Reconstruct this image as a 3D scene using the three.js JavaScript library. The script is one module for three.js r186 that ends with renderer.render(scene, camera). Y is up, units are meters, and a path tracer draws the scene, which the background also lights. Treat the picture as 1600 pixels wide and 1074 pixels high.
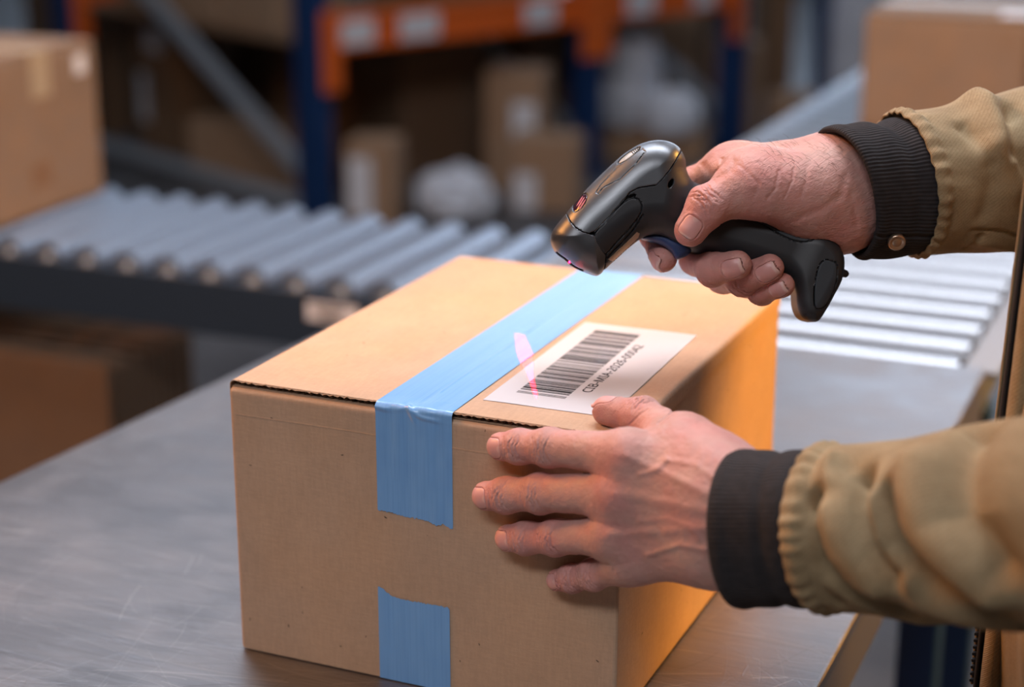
import * as THREE from 'three';
import { RoundedBoxGeometry } from 'three/addons/geometries/RoundedBoxGeometry.js';
import { mergeGeometries } from 'three/addons/utils/BufferGeometryUtils.js';
import { RectAreaLightUniformsLib } from 'three/addons/lights/RectAreaLightUniformsLib.js';

// ---------------------------------------------------------------- camera, exposure, lights
const scene = new THREE.Scene();
const camera = new THREE.PerspectiveCamera(21.858, 1600 / 1074, 0.05, 60);
camera.position.set(0.5824, 1.4386, 0.8979);
camera.rotation.set(-0.30213, 0.40896, 0, 'YXZ');
camera.focus = 1.065;
camera.userData.fStop = 3.3;
const renderer = new THREE.WebGLRenderer({ antialias: true });
renderer.toneMapping = THREE.LinearToneMapping;
renderer.toneMappingExposure = 1.0;
renderer.shadowMap.enabled = true;
renderer.shadowMap.type = THREE.PCFSoftShadowMap;
RectAreaLightUniformsLib.init();
scene.background = new THREE.Color(0x050506);

const V = (a) => new THREE.Vector3(a[0], a[1], a[2]);
// name, colour, intensity, [w, h], position, target
const LAMPS = [
  ['ceiling_lamp', 0xf0f4ff, 16.8, [1.5, 0.6], [0.0, 3.0, -0.62], [0.0, 0, -0.5], 'long white ceiling light panel over the packing table'],
  ['ceiling_lamp', 0xdceaff, 9, [2.4, 0.6], [-2.2, 4.2, -2.6], [-2.2, 0, -2.2], 'long white ceiling light panel over the far roller conveyor'],
  ['ceiling_lamp', 0xdceaff, 6, [1.6, 0.7], [0.4, 4.2, -4.2], [0.4, 0, -4.0], 'white ceiling light panel over the end of the straight conveyor'],
  ['ceiling_lamp', 0xf6f5fb, 17, [2.4, 0.6], [0.2, 4.0, 3.0], [0.1, 0, 2.0], 'unseen white ceiling light panel added as front fill'],  // unseen panel, added to fill the box front and hands
  ['work_lamp', 0xffb24a, 76, [0.4, 0.4], [1.2, 1.72, -0.92], [0.26, 1.0, -0.2], 'amber work lamp on a stand behind the worker'],
  ['work_lamp', 0xffa650, 23, [0.7, 0.6], [-1.4, 2.3, 0.1], [0.0, 0.95, 0.0], 'amber work lamp on a stand beyond the table end'],
];

// ---------------------------------------------------------------- names, things, parts
const used = new Map();
function numbered(n) { const k = used.get(n) || 0; used.set(n, k + 1); return k ? `${n}_${String(k).padStart(3, '0')}` : n; }
function shade(o) { o.castShadow = true; o.receiveShadow = true; return o; }
function tag(o, label, category, group, kind) {
  if (label) o.userData.label = label;
  if (category) o.userData.category = category;
  if (group) o.userData.group = group;
  if (kind) o.userData.kind = kind;
  return o;
}
function thing(name, label, category, pos = [0, 0, 0], turn = 0, group) {
  const o = new THREE.Group(); o.name = numbered(name); o.position.set(...pos); o.rotation.y = turn; scene.add(o);
  return tag(o, label, category, group);
}
function part(name, geo, mat, parent, pos, rot) {
  const m = shade(new THREE.Mesh(geo, mat)); m.name = parent === scene ? numbered(name) : numbered(name);
  if (pos) m.position.set(...pos);
  if (rot) m.rotation.set(...rot);
  parent.add(m); return m;
}
const struct = (name, geo, mat, pos) => tag(part(name, geo, mat, scene, pos), null, null, null, 'structure');

// ---------------------------------------------------------------- noise and textures
function rng(seed) { let s = seed >>> 0; return () => { s = (s + 0x6d2b79f5) >>> 0; let t = Math.imul(s ^ (s >>> 15), 1 | s); t = (t + Math.imul(t ^ (t >>> 7), 61 | t)) ^ t; return ((t ^ (t >>> 14)) >>> 0) / 4294967296; }; }
const clamp = (x, a = 0, b = 1) => Math.min(b, Math.max(a, x));
const lerp = (a, b, t) => a + (b - a) * t;
const sstep = (a, b, x) => { const t = clamp((x - a) / (b - a)); return t * t * (3 - 2 * t); };
function hash3(i, j, k) { let h = Math.imul(i, 374761393) ^ Math.imul(j, 668265263) ^ Math.imul(k, 1274126177); h = Math.imul(h ^ (h >>> 13), 1274126177); return ((h ^ (h >>> 16)) >>> 0) / 4294967296; }
function noise3(x, y, z) {
  const i = Math.floor(x), j = Math.floor(y), k = Math.floor(z); let u = x - i, v = y - j, w = z - k;
  u = u * u * (3 - 2 * u); v = v * v * (3 - 2 * v); w = w * w * (3 - 2 * w);
  const L = (a, b, t) => a + (b - a) * t;
  return L(L(L(hash3(i, j, k), hash3(i + 1, j, k), u), L(hash3(i, j + 1, k), hash3(i + 1, j + 1, k), u), v),
    L(L(hash3(i, j, k + 1), hash3(i + 1, j, k + 1), u), L(hash3(i, j + 1, k + 1), hash3(i + 1, j + 1, k + 1), u), v), w) * 2 - 1;
}
// tileable noise on a texture: nx by ny cells over the tile
function tnoise(u, v, nx, ny, seed) {
  const x = u * nx, y = v * ny, i = Math.floor(x), j = Math.floor(y); let a = x - i, b = y - j; a = a * a * (3 - 2 * a); b = b * b * (3 - 2 * b);
  const h = (p, q) => hash3(((p % nx) + nx) % nx, ((q % ny) + ny) % ny, seed);
  return lerp(lerp(h(i, j), h(i + 1, j), a), lerp(h(i, j + 1), h(i + 1, j + 1), a), b) * 2 - 1;
}
function texture(w, h, f, srgb, rx = 1, ry = 1) {
  const d = new Uint8Array(w * h * 4);
  for (let y = 0, i = 0; y < h; y++) for (let x = 0; x < w; x++, i += 4) {
    const c = f((x + 0.5) / w, (y + 0.5) / h);
    if (typeof c === 'number') d[i] = d[i + 1] = d[i + 2] = clamp(c) * 255; else { d[i] = clamp(c[0]) * 255; d[i + 1] = clamp(c[1]) * 255; d[i + 2] = clamp(c[2]) * 255; }
    d[i + 3] = 255;
  }
  const t = new THREE.DataTexture(d, w, h); t.magFilter = THREE.LinearFilter; t.minFilter = THREE.LinearFilter;
  t.wrapS = t.wrapT = THREE.RepeatWrapping; t.repeat.set(rx, ry); if (srgb) t.colorSpace = THREE.SRGBColorSpace; t.needsUpdate = true; return t;
}
function canvasTexture(w, h, draw) {
  const c = document.createElement('canvas'); c.width = w; c.height = h; draw(c.getContext('2d'), w, h);
  const t = new THREE.CanvasTexture(c); t.colorSpace = THREE.SRGBColorSpace; t.anisotropy = 8; return t;
}
const lin = (r, g, b) => new THREE.Color().setRGB(r, g, b);
const std = (o) => new THREE.MeshStandardMaterial(o);
const phys = (o) => new THREE.MeshPhysicalMaterial(o);

// kraft board: fibres, cloudy tone, dark flecks
function kraftTexture(seed, tone, size = 1024) {
  const r = rng(seed), dots = [];
  for (let i = 0; i < 26; i++) dots.push([r(), r(), 0.0006 + r() * 0.0012, r() * 3.14, 0.35 + r() * 0.5]);
  const grid = new Map();
  dots.forEach((q) => { const k = Math.floor(q[0] * 16) + 16 * Math.floor(q[1] * 16); if (!grid.has(k)) grid.set(k, []); grid.get(k).push(q); });
  return texture(size, size, (u, v) => {
    let n = 0.5 * tnoise(u, v, 6, 5, seed) + 0.5 * tnoise(u, v, 17, 13, seed + 1) + 0.55 * tnoise(u, v, 260, 40, seed + 2) + 0.45 * tnoise(u, v, 60, 330, seed + 3) + 0.4 * tnoise(u, v, 420, 420, seed + 4);
    let m = 1 + 0.032 * n, red = 0.01 * tnoise(u, v, 9, 9, seed + 5);
    const k = Math.floor(u * 16) + 16 * Math.floor(v * 16);
    for (const q of grid.get(k) || []) {
      const dx = u - q[0], dy = v - q[1], c = Math.cos(q[3]), s = Math.sin(q[3]), a = (dx * c + dy * s) / (q[2] * 2.2), b = (-dx * s + dy * c) / (q[2] * 0.8);
      if (a * a + b * b < 1) m *= 1 - q[4];
    }
    return [tone[0] * m + red, tone[1] * m, tone[2] * m - red];
  }, true, 3.4, 3.4);
}
const fibreBump = texture(512, 512, (u, v) => 0.5 + 0.18 * tnoise(u, v, 200, 60, 31) + 0.16 * tnoise(u, v, 40, 180, 32) + 0.12 * tnoise(u, v, 250, 250, 33) + 0.12 * tnoise(u, v, 14, 22, 34), false, 6, 6);

// ---------------------------------------------------------------- geometry helpers
// uv in metres from the dominant axis of each face
function metric(g) {
  const q = g.index ? g.toNonIndexed() : g, p = q.attributes.position, n = p.count, uv = new Float32Array(n * 2);
  const A = new THREE.Vector3(), B = new THREE.Vector3(), C = new THREE.Vector3();
  for (let i = 0; i < n; i += 3) {
    A.fromBufferAttribute(p, i); B.fromBufferAttribute(p, i + 1); C.fromBufferAttribute(p, i + 2);
    B.sub(A); C.sub(A); B.cross(C); const x = Math.abs(B.x), y = Math.abs(B.y), z = Math.abs(B.z);
    for (let k = i; k < i + 3; k++) {
      const X = p.getX(k), Y = p.getY(k), Z = p.getZ(k);
      uv[2 * k] = x > y && x > z ? Z : X; uv[2 * k + 1] = y >= x && y >= z ? Z : Y;
    }
  }
  q.setAttribute('uv', new THREE.BufferAttribute(uv, 2)); return q;
}
const rbox = (w, h, d, r = 0.003, s = 2) => metric(new RoundedBoxGeometry(w, h, d, s, Math.min(r, w / 2.01, h / 2.01, d / 2.01)));
const at = (g, x, y, z, rx = 0, ry = 0, rz = 0) => g.applyMatrix4(new THREE.Matrix4().compose(new THREE.Vector3(x, y, z), new THREE.Quaternion().setFromEuler(new THREE.Euler(rx, ry, rz)), new THREE.Vector3(1, 1, 1)));
const bx = (w, h, d, x, y, z, r = 0.003, s = 2) => at(rbox(w, h, d, r, s), x, y, z);
const join = (list) => mergeGeometries(list.map((g) => { const q = g.index ? g.toNonIndexed() : g; for (const k of Object.keys(q.attributes)) if (!['position', 'normal', 'uv'].includes(k)) q.deleteAttribute(k); return q; }), false);
// a bar of rectangular section between two points
function bar(a, b, w, h, r = 0.004) {
  const A = V(a), B = V(b), L = A.distanceTo(B), g = rbox(w, h, L, r);
  const m = new THREE.Matrix4().lookAt(A, B, new THREE.Vector3(0, 1, 0)); m.setPosition(A.clone().add(B).multiplyScalar(0.5)); return g.applyMatrix4(m);
}
function rod(a, b, r, seg = 12, r2 = r) {
  const A = V(a), B = V(b), g = new THREE.CylinderGeometry(r2, r, A.distanceTo(B), seg);
  g.applyQuaternion(new THREE.Quaternion().setFromUnitVectors(new THREE.Vector3(0, 1, 0), B.clone().sub(A).normalize())); g.translate((A.x + B.x) / 2, (A.y + B.y) / 2, (A.z + B.z) / 2); return g;
}
// grid surface f(u, v) -> [x, y, z], nu x nv cells, uv(u, v) in metres
function sheet(nu, nv, f, uvf, flip) {
  const P = [], U = [], I = [];
  for (let j = 0; j <= nv; j++) for (let i = 0; i <= nu; i++) { P.push(...f(i / nu, j / nv)); const q = uvf ? uvf(i / nu, j / nv) : [i / nu, j / nv]; U.push(q[0], q[1]); }
  for (let j = 0; j < nv; j++) for (let i = 0; i < nu; i++) { const a = j * (nu + 1) + i, b = a + 1, c = a + nu + 1, d = c + 1; if (flip) I.push(a, c, b, b, c, d); else I.push(a, b, c, b, d, c); }
  const g = new THREE.BufferGeometry(); g.setAttribute('position', new THREE.Float32BufferAttribute(P, 3)); g.setAttribute('uv', new THREE.Float32BufferAttribute(U, 2)); g.setIndex(I); g.computeVertexNormals(); return g;
}

// ---------------------------------------------------------------- distance fields meshed with surface nets
function meshField(f, lo, hi, cell, color, uvf) {
  const B = 8, n = [0, 1, 2].map((k) => Math.ceil((hi[k] - lo[k]) / cell / B) * B), s = n.map((k) => k + 1);
  const val = new Float32Array(s[0] * s[1] * s[2]).fill(NaN), live = [], id = (i, j, k) => i + s[0] * (j + s[1] * k), reach = cell * B * 0.87 * 1.35 + cell;
  for (let bk = 0; bk < n[2]; bk += B) for (let bj = 0; bj < n[1]; bj += B) for (let bi = 0; bi < n[0]; bi += B) {
    const c = f(lo[0] + (bi + B / 2) * cell, lo[1] + (bj + B / 2) * cell, lo[2] + (bk + B / 2) * cell);
    if (Math.abs(c) > reach) continue;
    live.push([bi, bj, bk]);
    for (let k = bk; k <= bk + B; k++) for (let j = bj; j <= bj + B; j++) for (let i = bi; i <= bi + B; i++) { const q = id(i, j, k); if (val[q] !== val[q]) val[q] = f(lo[0] + i * cell, lo[1] + j * cell, lo[2] + k * cell); }
  }
  const vid = new Map(), P = [], E = [[0, 1], [2, 3], [4, 5], [6, 7], [0, 2], [1, 3], [4, 6], [5, 7], [0, 4], [1, 5], [2, 6], [3, 7]], c8 = new Float64Array(8);
  for (const [bi, bj, bk] of live) for (let k = bk; k < bk + B; k++) for (let j = bj; j < bj + B; j++) for (let i = bi; i < bi + B; i++) {
    let neg = 0;
    for (let c = 0; c < 8; c++) { c8[c] = val[id(i + (c & 1), j + ((c >> 1) & 1), k + (c >> 2))]; if (c8[c] < 0) neg++; }
    if (!neg || neg === 8) continue;
    let x = 0, y = 0, z = 0, m = 0;
    for (const [a, b] of E) if ((c8[a] < 0) !== (c8[b] < 0)) { const t = c8[a] / (c8[a] - c8[b]); x += lerp(a & 1, b & 1, t); y += lerp((a >> 1) & 1, (b >> 1) & 1, t); z += lerp(a >> 2, b >> 2, t); m++; }
    vid.set(id(i, j, k), P.length / 3); P.push(lo[0] + (i + x / m) * cell, lo[1] + (j + y / m) * cell, lo[2] + (k + z / m) * cell);
  }
  const I = [], quad = (a, b, c, d, flip) => { if (a === undefined || b === undefined || c === undefined || d === undefined) return; if (flip) I.push(a, c, b, a, d, c); else I.push(a, b, c, a, c, d); };
  for (const q of vid.keys()) {
    const i = q % s[0], j = Math.floor(q / s[0]) % s[1], k = Math.floor(q / (s[0] * s[1])), v0 = val[q];
    if (j && k) { const v1 = val[id(i + 1, j, k)]; if ((v0 < 0) !== (v1 < 0)) quad(vid.get(id(i, j - 1, k - 1)), vid.get(id(i, j, k - 1)), vid.get(q), vid.get(id(i, j - 1, k)), !(v0 < 0)); }
    if (i && k) { const v1 = val[id(i, j + 1, k)]; if ((v0 < 0) !== (v1 < 0)) quad(vid.get(id(i - 1, j, k - 1)), vid.get(id(i - 1, j, k)), vid.get(q), vid.get(id(i, j, k - 1)), !(v0 < 0)); }
    if (i && j) { const v1 = val[id(i, j, k + 1)]; if ((v0 < 0) !== (v1 < 0)) quad(vid.get(id(i - 1, j - 1, k)), vid.get(id(i, j - 1, k)), vid.get(q), vid.get(id(i - 1, j, k)), !(v0 < 0)); }
  }
  const N = new Float32Array(P.length), C = color ? new Float32Array(P.length) : null, U = new Float32Array(P.length / 3 * 2), e = cell * 0.45;
  for (let i = 0; i < P.length; i += 3) {
    let x = P[i], y = P[i + 1], z = P[i + 2], gx, gy, gz;
    for (let it = 0; it < 2; it++) {
      gx = f(x + e, y, z) - f(x - e, y, z); gy = f(x, y + e, z) - f(x, y - e, z); gz = f(x, y, z + e) - f(x, y, z - e);
      const L = Math.hypot(gx, gy, gz) || 1; gx /= L; gy /= L; gz /= L;
      if (it === 0) { const d = clamp(f(x, y, z) / Math.max(0.6, L / (2 * e)), -cell * 0.5, cell * 0.5); x -= gx * d; y -= gy * d; z -= gz * d; }
    }
    P[i] = x; P[i + 1] = y; P[i + 2] = z; N[i] = gx; N[i + 1] = gy; N[i + 2] = gz;
    if (C) { const c = color(x, y, z, gx, gy, gz); C[i] = c[0]; C[i + 1] = c[1]; C[i + 2] = c[2]; }
    const t = uvf ? uvf(x, y, z) : [x + 0.43 * z, y + 0.31 * z]; U[i / 3 * 2] = t[0]; U[i / 3 * 2 + 1] = t[1];
  }
  const g = new THREE.BufferGeometry();
  g.setAttribute('position', new THREE.Float32BufferAttribute(P, 3)); g.setAttribute('normal', new THREE.BufferAttribute(N, 3)); g.setAttribute('uv', new THREE.BufferAttribute(U, 2));
  if (C) g.setAttribute('color', new THREE.BufferAttribute(C, 3));
  g.setIndex(I); return g;
}
const smin = (a, b, k) => { const h = Math.max(k - Math.abs(a - b), 0) / k; return Math.min(a, b) - h * h * k * 0.25; };
// tapered capsule from a (radius r1) to b (radius r2)
function cone(a, b, r1, r2) {
  const bx = b[0] - a[0], by = b[1] - a[1], bz = b[2] - a[2], l2 = bx * bx + by * by + bz * bz, rr = r1 - r2, a2 = l2 - rr * rr, il2 = 1 / l2, sg = Math.sign(rr);
  return (x, y, z) => {
    const px = x - a[0], py = y - a[1], pz = z - a[2], yy = px * bx + py * by + pz * bz, zz = yy - l2;
    const cx = px * l2 - bx * yy, cy = py * l2 - by * yy, cz = pz * l2 - bz * yy, x2 = cx * cx + cy * cy + cz * cz, y2 = yy * yy * l2, z2 = zz * zz * l2, k = sg * rr * rr * x2;
    if (Math.sign(zz) * a2 * z2 > k) return Math.sqrt(x2 + z2) * il2 - r2;
    if (Math.sign(yy) * a2 * y2 < k) return Math.sqrt(x2 + y2) * il2 - r1;
    return (Math.sqrt(x2 * a2 * il2) + yy * rr) * il2 - r1;
  };
}
const sub = (a, b) => [a[0] - b[0], a[1] - b[1], a[2] - b[2]], dot = (a, b) => a[0] * b[0] + a[1] * b[1] + a[2] * b[2], mix = (a, b, t) => [lerp(a[0], b[0], t), lerp(a[1], b[1], t), lerp(a[2], b[2], t)];
const unit = (a) => { const l = Math.hypot(...a) || 1; return [a[0] / l, a[1] / l, a[2] / l]; }, cross = (a, b) => [a[1] * b[2] - a[2] * b[1], a[2] * b[0] - a[0] * b[2], a[0] * b[1] - a[1] * b[0]];
const madd = (a, b, t) => [a[0] + b[0] * t, a[1] + b[1] * t, a[2] + b[2] * t];
// signed distance to a polygon in the plane
function poly2(pts) {
  const n = pts.length;
  return (x, y) => {
    let d = Infinity, s = 1;
    for (let i = 0, j = n - 1; i < n; j = i++) {
      const ex = pts[j][0] - pts[i][0], ey = pts[j][1] - pts[i][1], wx = x - pts[i][0], wy = y - pts[i][1], t = clamp((wx * ex + wy * ey) / (ex * ex + ey * ey)), bx = wx - ex * t, by = wy - ey * t;
      d = Math.min(d, bx * bx + by * by);
      const a = y >= pts[i][1], b = y < pts[j][1], c = ex * wy > ey * wx; if ((a && b && c) || (!a && !b && !c)) s = -s;
    }
    return s * Math.sqrt(d);
  };
}
function line2(pts) {
  return (x, y) => { let d = Infinity; for (let i = 0; i + 1 < pts.length; i++) { const ex = pts[i + 1][0] - pts[i][0], ey = pts[i + 1][1] - pts[i][1], wx = x - pts[i][0], wy = y - pts[i][1], t = clamp((wx * ex + wy * ey) / (ex * ex + ey * ey)); d = Math.min(d, Math.hypot(wx - ex * t, wy - ey * t)); } return d; };
}
const smooth2 = (pts, n) => new THREE.CatmullRomCurve3(pts.map((p) => new THREE.Vector3(p[0], p[1], 0)), true, 'centripetal').getPoints(n).slice(0, -1).map((p) => [p.x, p.y]);

// ---------------------------------------------------------------- materials
const kraftA = kraftTexture(11, [0.71, 0.59, 0.485]);
const kraftB = kraftTexture(47, [0.64, 0.51, 0.395], 512);
const M = {
  card: std({ map: kraftA, roughness: 0.82, bumpMap: fibreBump, bumpScale: 0.00018 }),
  cardEdge: std({ color: lin(0.36, 0.235, 0.15), roughness: 0.9 }),
  cardFar: std({ map: kraftB, roughness: 0.85 }),
  cardMid: std({ map: kraftB, color: lin(0.66, 0.72, 0.8), roughness: 0.86 }),  // kraft dimmed and cooled in the colour to offset the amber lamp
  cardShaded: std({ map: kraftB, color: lin(0.46, 0.46, 0.47), roughness: 0.88 }),  // darkened kraft, shade put into the colour
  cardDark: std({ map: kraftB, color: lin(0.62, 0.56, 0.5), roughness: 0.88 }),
  farTape: std({ color: lin(0.42, 0.33, 0.22), roughness: 0.35 }),
  paper: std({ color: lin(0.74, 0.74, 0.76), roughness: 0.6 }),
  navy: std({ color: lin(0.006, 0.036, 0.13), roughness: 0.45, metalness: 0.1 }),
  orange: std({ color: lin(0.78, 0.14, 0.016), roughness: 0.45, metalness: 0.05 }),
  rollerDull: std({ color: lin(0.235, 0.25, 0.27), roughness: 0.3, metalness: 0.9 }),
  galv: std({ color: lin(0.46, 0.5, 0.54), roughness: 0.5, metalness: 0.35 }),
  roller: std({ color: lin(0.5, 0.58, 0.68), roughness: 0.32, metalness: 0.9 }),
  rail: std({ color: lin(0.021, 0.038, 0.064), roughness: 0.5, metalness: 0.25 }),
  railGrey: std({ color: lin(0.2, 0.23, 0.27), roughness: 0.45, metalness: 0.4 }),
  black: std({ color: lin(0.012, 0.012, 0.014), roughness: 0.5 }),
  plastic: phys({ color: lin(0.72, 0.75, 0.8), roughness: 0.32, clearcoat: 0.4, clearcoatRoughness: 0.3 }),
};

// ---------------------------------------------------------------- the hall
const concrete = texture(512, 512, (u, v) => { const n = 0.09 * tnoise(u, v, 5, 5, 71) + 0.06 * tnoise(u, v, 19, 19, 72) + 0.05 * tnoise(u, v, 120, 120, 73); return [0.36 + n, 0.36 + n, 0.365 + n]; }, true, 0.5, 0.5);
struct('floor', bx(17.4, 0.2, 19.4, -2.5, -0.1, -3.5, 0.001, 1), std({ map: concrete, roughness: 0.5 }));
const wallMat = std({ color: lin(0.17, 0.165, 0.16), roughness: 0.9 });
struct('wall_back', bx(17.4, 5.4, 0.2, -2.5, 2.7, -13.1, 0.001, 1), wallMat);
struct('wall_front', bx(17.4, 5.4, 0.2, -2.5, 2.7, 6.1, 0.001, 1), wallMat);
struct('wall_left', bx(0.2, 5.4, 19, -11.1, 2.7, -3.5, 0.001, 1), wallMat);
struct('wall_right', bx(0.2, 5.4, 19, 6.1, 2.7, -3.5, 0.001, 1), wallMat);
struct('ceiling', bx(17.4, 0.2, 19.4, -2.5, 5.5, -3.5, 0.001, 1), std({ color: lin(0.4, 0.4, 0.41), roughness: 0.9 }));

// unseen windows added in the back wall for bluish reflections on rollers and steel
{
  const dayC = new THREE.Color(0xd4e6ff), day = 6.3;
  for (let i = 0; i < 4; i++) {
    const w = new THREE.Group(); w.name = `window_${i + 1}`; w.position.set(-8.2 + i * 3.4, 3.75, -12.98); scene.add(w); tag(w, null, null, null, 'structure');
    part('pane', bx(3.0, 2.0, 0.02, 0, 0, 0, 0.002, 1), std({ color: 0xffffff, roughness: 0.2, emissive: dayC, emissiveIntensity: day }), w);
    part('frame', join([bx(3.1, 0.08, 0.07, 0, 1.02, 0.01), bx(3.1, 0.08, 0.07, 0, -1.02, 0.01), bx(0.08, 2.1, 0.07, -1.52, 0, 0.01), bx(0.08, 2.1, 0.07, 1.52, 0, 0.01)]), M.railGrey, w);
    for (const x of [-0.5, 0.5]) part('glazing_bar', bx(0.05, 2.0, 0.05, x, 0, 0.012), M.railGrey, w);
    const L = new THREE.RectAreaLight(dayC, 0.6, 3.0, 2.0); L.position.z = 0.05; L.rotation.y = Math.PI; L.name = numbered('added_window_light'); w.add(L);
  }
}
for (const [name, hex, power, [w, h], pos, target, label] of LAMPS) {
  const t = thing(name, label, 'lamp');
  t.position.set(...pos); t.lookAt(...target);
  const c = new THREE.Color(hex), d = 0.05;
  part('housing', bx(w + 0.05, h + 0.05, d, 0, 0, -d / 2 - 0.012, 0.01), M.railGrey, t);
  part('diffuser', bx(w, h, 0.01, 0, 0, -0.005, 0.002), std({ color: 0xffffff, roughness: 0.6, emissive: c, emissiveIntensity: power * 0.12 }), t);
  if (name === 'work_lamp') {
    const y = pos[1], q = new THREE.Group(); q.name = numbered('stand'); t.add(q); q.quaternion.copy(t.quaternion).invert();
    part('pole', rod([0, -y, 0], [0, -0.02, -0.0], 0.016), M.black, q).position.set(0, 0, 0);
    part('foot', bx(0.4, 0.02, 0.4, 0, -y + 0.01, 0, 0.006), M.black, q);
    q.position.set(0, 0, -0.08);
  } else for (const s of [-1, 1]) { const q = new THREE.Group(); q.name = numbered('hanger'); t.add(q); q.quaternion.copy(t.quaternion).invert(); part('wire', rod([s * w * 0.4, 0.05, 0], [s * w * 0.4, 5.4 - pos[1], 0], 0.004, 6), M.black, q); }
  const L = new THREE.RectAreaLight(c, power, w, h); L.position.set(0, 0, 0.004); L.rotation.y = Math.PI; t.add(L); L.name = numbered('lamp_light');
}

// ---------------------------------------------------------------- packing table
const scratch = (() => {
  const r = rng(5);
  const c = document.createElement('canvas'); c.width = c.height = 2048; const g = c.getContext('2d');
  g.fillStyle = 'rgb(128,128,128)'; g.fillRect(0, 0, 2048, 2048);
  for (let i = 0; i < 2600; i++) {
    const a = (r() - 0.5) * (r() < 0.62 ? 0.5 : 3.1), L = 30 + r() * r() * 520, x = r() * 2048, y = r() * 2048, k = r() < 0.5 ? 30 + r() * 60 : 165 + r() * 70;
    g.strokeStyle = `rgba(${k | 0},${k | 0},${k | 0},${(0.25 + r() * 0.5).toFixed(2)})`; g.lineWidth = 0.9 + r() * r() * 3.2;
    const b = (r() - 0.5) * 0.25;
    for (const ox of [-2048, 0, 2048]) for (const oy of [-2048, 0, 2048]) {
      if (x + ox < -450 || x + ox > 2500 || y + oy < -450 || y + oy > 2500) continue;
      g.beginPath(); g.moveTo(x + ox, y + oy); g.quadraticCurveTo(x + ox + Math.cos(a) * L / 2 + Math.sin(a) * L * b, y + oy + Math.sin(a) * L / 2 - Math.cos(a) * L * b, x + ox + Math.cos(a) * L, y + oy + Math.sin(a) * L); g.stroke();
    }
  }
  const t = new THREE.CanvasTexture(c); t.wrapS = t.wrapT = THREE.RepeatWrapping; t.repeat.set(2.2, 2.2); return t;
})();
const steelRough = texture(512, 512, (u, v) => 0.4 + 0.05 * tnoise(u, v, 7, 9, 81) + 0.04 * tnoise(u, v, 31, 23, 82) + 0.03 * tnoise(u, v, 12, 200, 83), false, 1.3, 1.3);
const steelMarks = (() => { // worn grain and scratches with warm glints painted into light strokes
  const r = rng(6), c = document.createElement('canvas'); c.width = c.height = 2048; const g = c.getContext('2d');
  g.fillStyle = 'rgb(137,135,135)'; g.fillRect(0, 0, 2048, 2048);
  for (let i = 0; i < 9000; i++) { const x = r() * 2048, y = r() * 2048, L = 60 + r() * 500, k = 118 + r() * 40; g.strokeStyle = `rgba(${k | 0},${k | 0},${(k + 2) | 0},0.22)`; g.lineWidth = 0.6 + r() * 2.5; for (const ox of [-2048, 0]) { g.beginPath(); g.moveTo(x + ox, y); g.lineTo(x + ox + L, y + (r() - 0.5) * 6); g.stroke(); } }
  for (let i = 0; i < 1500; i++) {
    const a = r() < 0.7 ? -0.12 + (r() - 0.5) * 0.7 : r() * 3.1, L = 60 + r() * r() * 620, x = r() * 2048, y = r() * 2048, k = r() < 0.7 ? 190 + r() * 50 : 70 + r() * 30, b = (r() - 0.5) * 0.3;
    g.strokeStyle = `rgba(${k | 0},${(k * 0.975) | 0},${(k * 0.94) | 0},${(0.14 + r() * r() * 0.6).toFixed(2)})`; g.lineWidth = 0.7 + r() * r() * 2;
    for (const ox of [-2048, 0, 2048]) for (const oy of [-2048, 0, 2048]) { if (x + ox < -700 || x + ox > 2750 || y + oy < -700 || y + oy > 2750) continue; g.beginPath(); g.moveTo(x + ox, y + oy); g.quadraticCurveTo(x + ox + Math.cos(a) * L / 2 + Math.sin(a) * L * b, y + oy + Math.sin(a) * L / 2 - Math.cos(a) * L * b, x + ox + Math.cos(a) * L, y + oy + Math.sin(a) * L); g.stroke(); }
  }
  const t = new THREE.CanvasTexture(c); t.colorSpace = THREE.SRGBColorSpace; t.wrapS = t.wrapT = THREE.RepeatWrapping; t.repeat.set(1.7, 1.7); return t;
})();
M.steel = std({ map: steelMarks, roughness: 1, roughnessMap: steelRough, metalness: 0.92, bumpMap: scratch, bumpScale: 0.0003 });
M.steelEdge = std({ color: lin(0.3, 0.3, 0.31), roughness: 0.45, metalness: 0.95 });
{
  const t = thing('packing_table', 'scratched stainless steel packing table under the taped parcel', 'table');
  const s = new THREE.Shape(); s.moveTo(-0.39, -0.52); s.lineTo(0.368, -0.52); s.lineTo(0.352, 0.797); s.lineTo(-0.29, 0.797); s.closePath();
  const g = new THREE.ExtrudeGeometry(s, { depth: 0.006, bevelEnabled: true, bevelThickness: 0.003, bevelSize: 0.003, bevelSegments: 3, bevelOffset: -0.003 });
  g.rotateX(-Math.PI / 2); g.translate(0, 0.9 - 0.009, 0); part('table_top', g, M.steel, t);
  part('apron', bar([0.3635, 0.868, 0.515], [0.3475, 0.868, -0.79], 0.006, 0.046, 0.001), M.steelEdge, t);
  part('apron', bar([-0.384, 0.868, 0.515], [-0.286, 0.868, -0.79], 0.006, 0.046, 0.001), M.steelEdge, t);
  part('apron', bx(0.745, 0.046, 0.006, -0.01, 0.868, 0.513, 0.001), M.steelEdge, t);
  part('apron', bx(0.63, 0.046, 0.006, 0.031, 0.868, -0.79, 0.001), M.steelEdge, t);
  for (const [x, z] of [[-0.35, 0.48], [0.335, 0.48], [0.315, -0.75], [-0.25, -0.75]]) { const l = part('leg', bx(0.04, 0.88, 0.04, x, 0.45, z, 0.004), M.navy, t); part('foot', rod([x, 0, z], [x, 0.02, z], 0.025), M.black, l); }
}

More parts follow.
